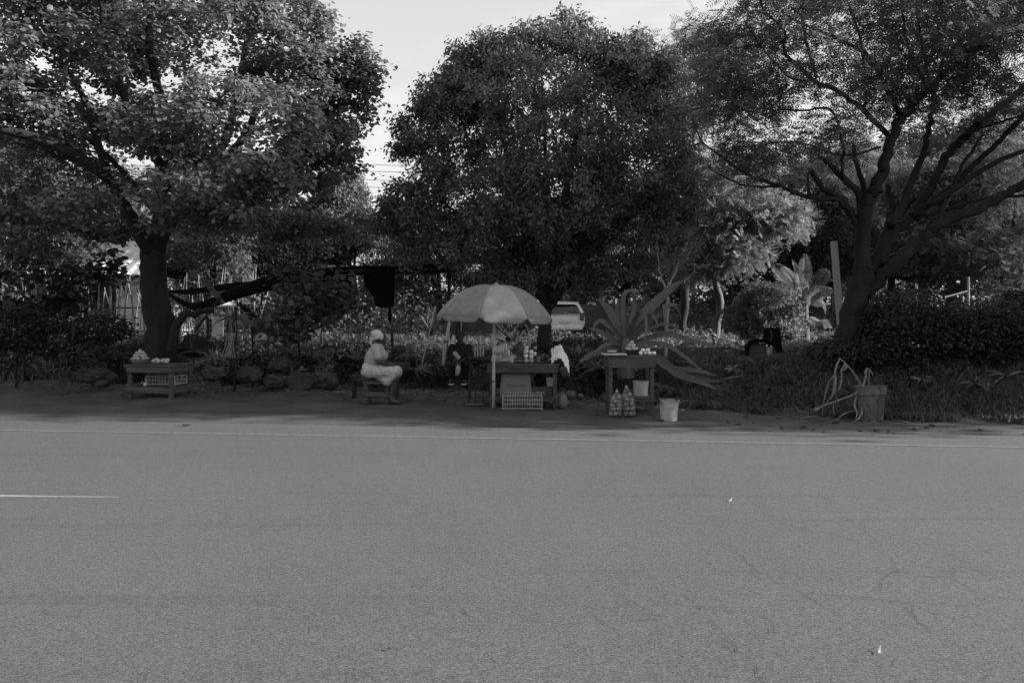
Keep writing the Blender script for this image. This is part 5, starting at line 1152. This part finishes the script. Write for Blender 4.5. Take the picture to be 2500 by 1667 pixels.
# bowl of mangoes
c=P(342,889,14.95); c[2]=.632; basin('enamel_bowl','shallow enamel bowl of mangoes on the low table',c,.165,.10,'enamel')
k=0
for (n_,R_,z_) in ((8,.115,.10),(6,.085,.155),(4,.05,.205),(1,0,.24)):
    for i in range(n_):
        a=2*math.pi*i/n_+z_*9; fruit('mango','ripe mango heaped in the enamel bowl','mango',c+[R_*math.cos(a),R_*math.sin(a),z_],(.044,.034,.032),'fruitmid','mangoes in the enamel bowl')
for i,(x,s) in enumerate(((381,.10),(405,.11))):
    c=P(x,0,14.85); c[2]=.632; mb=MB()
    for q in range(9): a=random.random()*6.28; rr=random.random()*s*.6; mb.ball(c+[rr*math.cos(a)*1.2,rr*math.sin(a),.04+random.random()*.035],(.04,.04,.036),8,6,jit=.25)
    put(mb,'produce_bag',['flatter clear plastic bag of produce beside the enamel bowl','fuller clear plastic bag of produce, the one further from the bowl'][i],'plastic bag','bag',smooth=False)
def wire_crate(name,lab,c,w,d,h,rz,m,nx,nz=3,rad=.006):
    t=thing(name,lab,'crate',tuple(c),rz)
    mb=MB()
    for z in np.linspace(.02,h,nz):
        pts=[(-w/2,-d/2,z),(w/2,-d/2,z),(w/2,d/2,z),(-w/2,d/2,z)]
        for i in range(4): mb.tube([pts[i],pts[(i+1)%4]],rad*(1.5 if z in (.02,h) else 1),5)
    for sx in (-1,1):
        for sy in (-1,1): mb.tube([(sx*w/2,sy*d/2,-.0),(sx*w/2,sy*d/2,h)],rad*1.7,5)
    mb.build('frame',M[m],t); mb=MB()
    for i in range(1,nx):
        x=-w/2+w*i/nx
        for sy in (-1,1): mb.tube([(x,sy*d/2,.02),(x,sy*d/2,h)],rad*.8,4)
        mb.tube([(x,-d/2,.02),(x,d/2,.02)],rad*.8,4)
    ny=int(nx*d/w)
    for i in range(1,ny):
        y=-d/2+d*i/ny
        for sx in (-1,1): mb.tube([(sx*w/2,y,.02),(sx*w/2,y,h)],rad*.8,4)
    mb.build('bar',M[m],t); return t
wire_crate('wire_crate','empty pale wire crate on the lower rails of the low table',(-6.48,14.95,.24),.56,.42,.17,-.13,'wire',9)
mb=MB(); mb.box((-6.58,14.95,.225),(.80,.56,.02),rz=-.13); put(mb,'crate_board','dark board under the wire crate inside the low table','board','wooddark',smooth=False)
mb=MB(); c=P(355,944,14.8); mb.tube([c+[0,0,-.10],c+[0,0,.05]],[.022,.03],8); mb.ball(c+[0,0,.06],(.04,.04,.022),10,6); put(mb,'plastic_cup','small pale cup on the lower rail of the low table','cup','white')
mb=MB(); c=P(357,925,15.0); mb.ribbon([c+[.05,0,.08],c+[0,0,.02],c+[.01,0,-.1]],[.03,.05,.03]); put(mb,'rag','pale rag hanging beside the wire crate','rag','cloth_grey')
wire_crate('front_wire_crate','pale wire crate on the ground in front of the stall table',(float(P(1276,0,12.98)[0]),13.15,.012),.64,.40,.235,-.03,'wire',16,4,.0055)
for i,(dx,dy) in enumerate(((-.18,0),(-.02,.05),(.13,-.04),(.22,.06))): fruit('cabbage','dark cabbage lying inside the front wire crate','cabbage',(float(P(1276,0,12.98)[0])+dx,13.15+dy,.095),(.085,.08,.07),'tuber','cabbages in the front wire crate',jit=.15)
# cartons on the stall shelf
def carton(name,lab,c,w,d,h,m,top=.88,rz=0,text=None,size=.06,ink='ink',tz=0,tx=0,flap=True):
    t=thing(name,lab,'carton',tuple(c),rz); mb=MB(); th=.006; vs=[];
    for z,k in ((0,1),(h,top)): vs+=[(-w/2*k,-d/2*k,z),(w/2*k,-d/2*k,z),(w/2*k,d/2*k,z),(-w/2*k,d/2*k,z)]
    kk=[(x*.965,y*.965,z if z>0 else .008) for x,y,z in vs]; mb.add(vs+kk,[(0,1,5,4),(1,2,6,5),(2,3,7,6),(3,0,4,7),(3,2,1,0),(8+0,8+4,8+5,8+1),(8+1,8+5,8+6,8+2),(8+2,8+6,8+7,8+3),(8+3,8+7,8+4,8+0),(8,9,10,11),(4,5,13,12),(5,6,14,13),(6,7,15,14),(7,4,12,15)])
    mb.build('shell',M[m],t)
    if flap:
        mb=MB(); a=w/2*top; dd_=d/2*top; mb.add([(-a,-dd_-.002,h),(a*1.02,-dd_-.002,h-.012),(a*1.05,-dd_+.04,h+.03),(-a*1.05,-dd_+.05,h+.05),(-a,-dd_+.004,h),(a*1.02,-dd_+.004,h-.012),(a*1.05,-dd_+.046,h+.03),(-a*1.05,-dd_+.056,h+.05)],[(0,1,2,3),(7,6,5,4),(0,4,5,1),(1,5,6,2),(2,6,7,3),(3,7,4,0)]); mb.build('flap',M[m],t)
    if text:
        for k,(s_,sz,dx,dz) in enumerate(text):
            cu=bpy.data.curves.new('lettering','FONT'); cu.body=s_; cu.size=sz; cu.align_x='CENTER'; cu.align_y='CENTER'; cu.extrude=.0008; cu.materials.append(M[ink]); tmp=bpy.data.objects.new('tmp',cu); me_=bpy.data.meshes.new_from_object(tmp); bpy.data.objects.remove(tmp); o=bpy.data.objects.new('lettering',me_); COL.objects.link(o); o.parent=t
            lean=math.atan2(d/2*(1-top),h); zz=h*.5+dz; o.location=(dx,-d/2+(d/2*(1-top))*zz/h-.004,zz); o.rotation_euler=(math.pi/2-lean,0,0)
    return t
xs_=float(P(1260,0,13.4)[0]); carton('paper_carton','big pale tapering carton with worn lettering on the stall shelf',(xs_,13.55,.182),.545,.36,.375,'carton',.87,-.03,[('Freskuni',.085,0,-.0)])
xs_=float(P(1325,0,13.4)[0]); carton('dark_carton','low dark printed carton on the stall shelf beside the pale one',(xs_,13.56,.182),.31,.34,.165,'cartondark',1.0,-.03,[('Quark',.052,-.03,-.01),('________',.026,.03,-.045)],ink='inkpale',flap=False)
mb=MB(); c=P(1344,938,13.5); mb.lathe([(.062,0),(.078,.13),(.082,.13),(.082,.135),(.074,.135),(.06,.005)],(c[0],13.5,.349),20); put(mb,'white_tub','white tub standing on the dark carton','tub','white')
mb=MB(); c=P(1318,928,13.6); mb.ball((c[0],13.6,.44),(.11,.10,.10),12,8,jit=.25); put(mb,'dark_plastic_bag','lumpy dark bag on the dark carton beside the white tub','bag','darkcloth')
mb=MB(); c=P(1285,905,13.6); mb.lathe([(.05,0),(.065,.12),(.06,.12),(.045,.005)],(c[0],13.62,.50),16); put(mb,'small_tub','small grey tub standing in the pale carton','tub','plastic')
mb=MB(); c=P(1376,983,13.25); mb.ball((c[0],13.35,.095),(.085,.08,.115),12,9,jit=.1); put(mb,'sack','small upright sack on the ground at the right table leg','sack','carton')
for i,(x,y,s) in enumerate(((1340,990,.05),(1350,992,.04),(1336,986,.04))): c=P(x,y,13.4); fruit('fallen_fruit','small dark fruit lying under the stall table','fruit',(c[0],13.42,s*.8),(s,s,s*.85),'tuber','fruits under the stall table')
for i,(x,y,s,lab) in enumerate(((1372,935,.07,'dark melon on the ground furthest from the table leg, beside the weeds'),(1392,955,.09,'large dark gourd on the ground right of the stall table'),(1415,948,.06,'small pale gourd on the ground right of the large dark gourd'))):
    c=P(x,y,14.6); c[2]=float(gz(c[0],14.6))+s*.8; o=fruit('gourd',lab,'gourd',c,(s*1.2,s,s*.9),'tuber',None,jit=.1)
ZT=.738
def on_stall(x,y,D_=13.45): return P(x,y,D_)
# bananas: bunches, each finger a part
def bunch(lab,c,nf,L_=.17,rot=0,r=.020):
    t=thing('banana_bunch',lab,'bananas',tuple(c),rot,'banana bunches on the stall')
    for i in range(nf):
        f=(i-(nf-1)/2); a=f*.16; mb=MB(); pts=[]
        for k in range(7):
            u=k/6; pts.append((f*.030+math.sin(a)*L_*u*.6,-.03-.05*math.sin(u*math.pi*.9),.07-L_*u))
        mb.tube(pts,[r*.35,r*.85,r,r,r*.95,r*.7,r*.3],8); mb.build('banana',M['banana'],t,smooth=True)
    mb=MB(); mb.tube([(0,-.01,.12),(0,-.02,.06)],[.012,.03],7); mb.build('stem',M['tuber'],t,smooth=True)
for i,(x,y,nf,rt,lab) in enumerate(((1216,852,5,.1,'banana bunch hanging highest beside the parasol pole'),(1228,846,5,-.3,'banana bunch on top of the heap, right of the highest one'),(1237,860,5,-.5,'banana bunch lying below the top of the heap'),(1215,868,6,.2,'banana bunch low beside the parasol pole'),(1226,872,5,0,'banana bunch in the middle of the heap bottom'),(1238,876,6,-.2,'banana bunch at the bottom next to the tubers'))):
    c=on_stall(x,y,13.34+.03*i); bunch(lab,c,nf,.16,rt,.024)
for i in range(80):
    x=1209+random.random()*48; y=882-random.random()**1.3*(34-abs(x-1226)*.5); c=on_stall(x,y,13.36+(882-y)*.006+random.random()*.04); c[2]=max(c[2],ZT+.02)
    fruit('small_fruit','small ripe fruit in the loose heap along the front of the stall','fruit',c,(.032,.024,.022),'fruitmid','small fruits heaped on the stall')
for r_,(y,n_) in enumerate(((881,4),(874,4),(867,3),(860,2),(854,1))):
    for i in range(n_): c=on_stall(1256+i*8+r_*2.5,y,13.42+.05*r_); fruit('sweet_potato','dark sweet potato stacked between bananas and melons','sweet potato',c,(.075,.035,.030),'tuber','stacked sweet potatoes',rot=(0,0,random.uniform(-.3,.3)),jit=.12)
ms=[(1285,880,.045),(1298,880,.043),(1284,869,.042),(1297,870,.040),(1284,858,.042),(1296,859,.043),(1306,864,.040),(1285,849,.038)]
labs=['pale round melon at the bottom left of the melon pile','pale melon at the bottom right of the melon pile','pale melon, left one of the second row','pale melon, right one of the second row','bright pale melon, left one of the third row','brightest pale melon, right one of the third row','greyer melon set apart on the right of the pile','single melon topping the pile']
for (x,y,s),lab in zip(ms,labs): fruit('melon',lab,'melon',on_stall(x,y,13.42),(s,s,s*.92),'fruitpale' if y<875 else 'fruitmid','pile of pale melons')
for x,y,s,lab in ((1262,848,.055,'large dark squash lying on top of the stacked tubers'),(1272,840,.045,'smaller squash behind the large dark one'),(1250,838,.04,'pale squash at the back of the heap near the pole'),(1306,850,.04,'small melon at the back right of the melon pile'),(1346,862,.055,'squash resting between the cabbages')):
    fruit('squash',lab,'squash',on_stall(x,y,13.62),(s*1.3,s,s),'fruitmid' if 'pale' in lab or 'small ' in lab else 'tuber','squashes on the stall',jit=.1)
# pineapple
c=on_stall(1314,880,13.4); t=thing('pineapple','pineapple with short pale crown right of the melons','pineapple',tuple(c)); mb=MB(); mb.ball((0,0,.02),(.046,.046,.062),14,10,jit=.06); mb.build('fruit',M['tuber'],t); mb=MB()
for k in range(10): a=k*.63; mb.ribbon([(0,0,.075),(.02*math.cos(a),.02*math.sin(a),.11),(.05*math.cos(a),.05*math.sin(a),.13)],[.014,.016,.003])
mb.build('leaf_crown',M['agave'],t)
for i,(x,y,s,lab) in enumerate(((1329,872,.075,'large dark round cabbage right of the pineapple'),(1341,880,.05,'smaller dark cabbage beside the large one'),(1360,876,.072,'dark cabbage under the pale wrapper'))):
    c=on_stall(x,y,13.45); c[2]=max(c[2],ZT+s*.9); t=thing('cabbage',lab,'cabbage',tuple(c)); mb=MB(); mb.ball((0,0,0),(s,s,s*.95),16,11,jit=.06); mb.build('head',M['tuber'],t,smooth=True)
    for k in range(6):
        a=k*1.05; mb=MB(); mb.ball((math.cos(a)*s*.25,math.sin(a)*s*.25,s*.02),(s*.86,s*.86,s*.86),12,8,jit=.12); 
    mb.build('outer_leaf',M['leafd'],t,smooth=True)
# crumpled pale wrapper over the last cabbages
c=on_stall(1364,862,13.50); mb=MB(); vs=[]; nu,nv=18,14
for i in range(nu):
    for j in range(nv):
        u=i/(nu-1); v=j/(nv-1); x=-.13+.30*u; z=.13*math.sin(math.pi*min(1,u*.8+.12))-.22*max(0,u-.55)*1.6+.02*math.sin(i*2.3+j*1.7)-.42*max(0,.42-v)+random.uniform(-.012,.012); vs.append((c[0]+x+random.uniform(-.01,.01),c[1]-.14+.30*v,c[2]+z-.09*abs(v-.45)+.0))
mb.add(vs,[(i*nv+j,(i+1)*nv+j,(i+1)*nv+j+1,i*nv+j+1) for i in range(nu-1) for j in range(nv-1)]); o=put(mb,'wrapper','crumpled bright wrapper draped over cabbages at the right end of the stall','wrapper','white',smooth=False); s_=o.modifiers.new('s','SOLIDIFY'); s_.thickness=.003
for k in range(3):
    c=on_stall(1374+k*4,895+k*6,13.35); mb=MB()
    for q in range(7): a=q*.9; mb.ribbon([c,c+[.04*math.cos(a),-.02,-.03],c+[.06*math.cos(a),-.03,-.09+.02*math.sin(a)]],[.01,.035,.006])
    put(mb,'leaf_bunch',['leafy bunch hanging just under the wrapper','leafy bunch hanging in the middle off the right table end','lowest leafy bunch hanging off the right table end'][k],'leafy bunch','leafm',smooth=False)
# things behind the stall
c=P(1170,855,14.6); t=thing('slatted_crate','upright pale slatted crate behind the stall, left of the pole','crate',tuple(c))
for i in range(4): mb=MB(); mb.box((-.08+.052*i,0,0),(.026,.02,.24)); mb.build('slat',M['woodpale'],t,bevel=.003)
for z in (-.1,.1): mb=MB(); mb.box((0,.021,z),(.22,.02,.03)); mb.build('cross_bar',M['wooddark'],t)
c=P(1170,868,14.6); mb=MB(); mb.box((c[0],14.75,c[2]-.06),(.40,.34,.02)); 
for sx in (-1,1):
    for sy in (-1,1): mb.box((c[0]+sx*.18,14.75+sy*.15,(c[2]-.07)/2),(.022,.022,c[2]-.07))
put(mb,'side_table','dark thin-legged table behind the parasol pole carrying the slatted crate','table','wooddark',smooth=False)
b=np.array([P(1160,0,13.6)[0],13.7,0]); t=thing('wire_stand','dark thin wire stand on the ground left of the parasol pole','stand',tuple(b))
mb=MB()
for x in (-.13,.0,.13): mb.tube([(x,-.1,0),(x*.9+.02,-.08,.62)],.007,5); mb.tube([(x,.15,0),(x*.9,.13,.55)],.007,5)
for z in (.05,.3,.55): mb.tube([(-.13,-.1,z),(.14,-.09,z)],.006,5)
mb.build('frame',M['rebar'],t); mb=MB(); mb.tube([(-.14,-.12,.035),(.15,-.12,.03)],.007,5); mb.build('foot_bar',M['wire'],t)
c=P(1252,842,15.2); bt=thing('wrapped_bundle','pale wrapped bundle with dark knotted top leaning behind the bananas','bundle',tuple(c)); mb=MB(); a=P(1244,832,15.2); e=P(1261,850,15.2); mb.tube([a,(a+e)/2,e],[.035,.05,.05],12); mb.ball(P(1241,829,15.2),(.05,.05,.05),12,8); at(bt,mb,'wrapping',M['cloth_grey'],c,smooth=True)
mb=MB(); mb.ball(P(1240,827,15.12),(.052,.05,.048),12,8); mb.ribbon([P(1243,826,15.1),P(1249,833,15.1),P(1252,838,15.1)],[.02,.03,.005]); at(bt,mb,'knotted_top',M['darkcloth'],c,smooth=True)
mb=MB(); c=P(980,838,16.9); mb.lathe([(.001,0),(.13,0),(.19,.14),(.18,.28),(.15,.30),(.13,.29),(.001,.27)],(c[0],16.9,float(gz(c[0],16.9))+.1),24,closed=False); put(mb,'clay_pot','squat clay pot under the yucca on the bank','pot','stone')
# tall table: dish, tin of tomatoes, onions
c=P(1494,865,12.5); basin('small_bowl','small pale dish on the pale board of the tall table',np.array([c[0],12.5,.953]),.075,.045,'plastic',.004,.5)
c=P(1544,866,12.6); basin('tomato_basin','dark straight basin stacked with tomatoes on the tall table',np.array([c[0],12.6,.927]),.112,.075,'wooddark',.008,.95)
for (n_,R_,z_) in ((6,.068,.095),(1,0,.095),(3,.038,.145),(2,.028,.150),(1,0,.195)):
    for i in range(n_): a=2*math.pi*i/max(1,n_)+z_*20; fruit('tomato','tomato in the pyramid on the dark basin','tomato',(c[0]-.01+R_*math.cos(a),12.6+R_*math.sin(a),.927+z_),(.033,.033,.028),'fruitmid','tomato pyramid')
for (x,z,dy) in ((1564,0,0),(1577,0,.02),(1586,0,-.01),(1597,0,.01),(1570,1,.0),(1581,1,.0),(1583,1,.04)):
    p=P(x,0,12.5); fruit('onion','pale onion in the small pile at the right end of the tall table','onion',(p[0],12.5+dy,.957+z*.045),(.032,.032,.030),'fruitpale','onions on the tall table',jit=.06)
def bucket(name,lab,c,rt,rb,h,m,fill=None,lip=.012,handle=True):
    t=thing(name,lab,'bucket',tuple(c)); mb=MB(); mb.lathe([(.001,.0),(rb,.0),(rb+(rt-rb)*.8,h*.82),(rb+(rt-rb)*.82+lip*.6,h*.83),(rt-.002,h*.97),(rt+lip,h*.975),(rt+lip,h),(rt-.006,h),(rb-.006,.012),(.001,.012)],(0,0,0),32,closed=False); mb.build('shell',M[m],t,smooth=False)
    if handle:
        mb=MB(); mb.tube([(rt*math.cos(a)*1.03,-.02-rt*.95*math.sin(a),h*.88-.10*math.sin(a)) for a in np.linspace(0,math.pi,11)],.003,5); mb.build('handle',M['wire'],t)
    if fill: mb=MB(); mb.lathe([(.001,h*.9),(rt*.93,h*.88)],(0,0,0),24,closed=False); mb.build('contents',M[fill],t)
    return t
c=P(1564,964,12.75); bucket('shelf_bucket','pale bucket standing on the shelf of the tall table',np.array([c[0],12.75,.272]),.118,.112,.225,'plastic','earth')
c=P(1633,1027,11.8); c=np.array([c[0],11.8,0.0]); bucket('bucket','scuffed white bucket full of dark leaves on the tarmac edge',c,.148,.118,.34,'plastic','leafd')
cc=np.array([[c[0]+random.gauss(0,.07),c[1]+random.gauss(0,.06),.36+abs(random.gauss(0,.06))] for _ in range(26)]); pos,d,up,s=clump_leaves(cc,12,(.07,.06,.05),.09,'layer'); tag(leaves('dark_leaves',pos,d,up,s,'oval',M['leafd']),'heap of dark limp leaves piled in the white bucket','leaves')
# net bags of oranges
def netbag(x0,x1,y0,y1,lean,lab,glab,D_):
    top=P((x0+x1)/2+lean,y0,D_); bot=P((x0+x1)/2,y1,D_); bot[2]=.03; H=top[2]-bot[2]
    t=thing('net_bag',lab,'net bag',tuple(bot)); mb=MB()
    for k in range(10):
        for sgn in (1,-1):
            pts=[]
            for i in range(15):
                u=i/14; a=k*.628+sgn*u*3.0; r=.012+.080*min(1,(1-u)*2.6)**.8*(1 if u>.04 else .8); pts.append((top-bot)*u*np.array([1,1,1])+np.array([r*math.cos(a),r*math.sin(a)*.9,-.0]))
            mb.tube(pts,.0011,3)
    mb.build('net',M['plastic'],t); mb=MB(); mb.ball((top-bot)+[0,0,.01],(.02,.02,.025),8,6); mb.build('knot',M['wire'],t)
    n=0
    for lv in range(5):
        u=(lv+.35)/6.4; r=.052*min(1,(1-u)*2.6); cnt=4 if lv<2 else (3 if lv<4 else 2)
        for i in range(cnt): a=2*math.pi*i/cnt+lv*.7; fruit('orange',glab,'orange',bot+(top-bot)*u+np.array([r*math.cos(a)+random.uniform(-.012,.012),r*math.sin(a)*.9,.012+random.uniform(-.014,.018)]),(.037,.037,.036),'orange',glab[:40],jit=.02)
netbag(1486,1518,956,1016,-2+6,'net bag of oranges on the ground, the shorter of two by the tall table','orange in the shorter net bag',12.15)
netbag(1526,1552,946,1016,-10,'taller leaning net bag of oranges beside the shorter one','orange in the taller net bag',12.15)
# big dented drum
c=road_at(2141,1031,0); c=np.array([c[0],c[1]+.2,0.0]); t=thing('drum','big grubby dented plastic drum at the road edge beside the maize stalks','drum',tuple(c)); t.scale=(.84,.84,.98); mb=MB(); n=48; vs=[]
prof=[(.001,.0),(.195,.0),(.20,.02),(.212,.20),(.222,.36),(.224,.385),(.245,.39),(.25,.40),(.252,.505),(.262,.51),(.264,.525),(.245,.528),(.238,.50),(.21,.20),(.19,.02),(.001,.02)]
for r,z in prof:
    for k in range(n): th=2*math.pi*k/n; q=1+.018*math.sin(2*th+1)+.012*math.sin(3*th+8*z)*(z>.01); vs.append((r*q*math.cos(th),r*q*math.sin(th),z+.012*math.cos(th+1)*(z>.3)))
mb.add(vs,[(i*n+k,i*n+(k+1)%n,(i+1)*n+(k+1)%n,(i+1)*n+k) for i in range(len(prof)-1) for k in range(n)]); mb.build('shell',M['plasticdark'],t,smooth=False)
mb=MB(); mb.box((.262,-.05,.45),(.03,.07,.06)); mb.build('lug',M['plasticdark'],t,bevel=.01)
mb=MB(); mb.lathe([(.001,.42),(.23,.41)],(0,0,0),24,closed=False); mb.build('contents',M['earth'],t)
mb=MB(); mb.ribbon([road_at(1968,975,.05),road_at(1985,970,.07),road_at(2000,972,.05)],[.02,.07,.02],face=(0,-.5,1)); put(mb,'dry_leaf','pale dry leaf on the grass left of the maize stalks','leaf','dry')
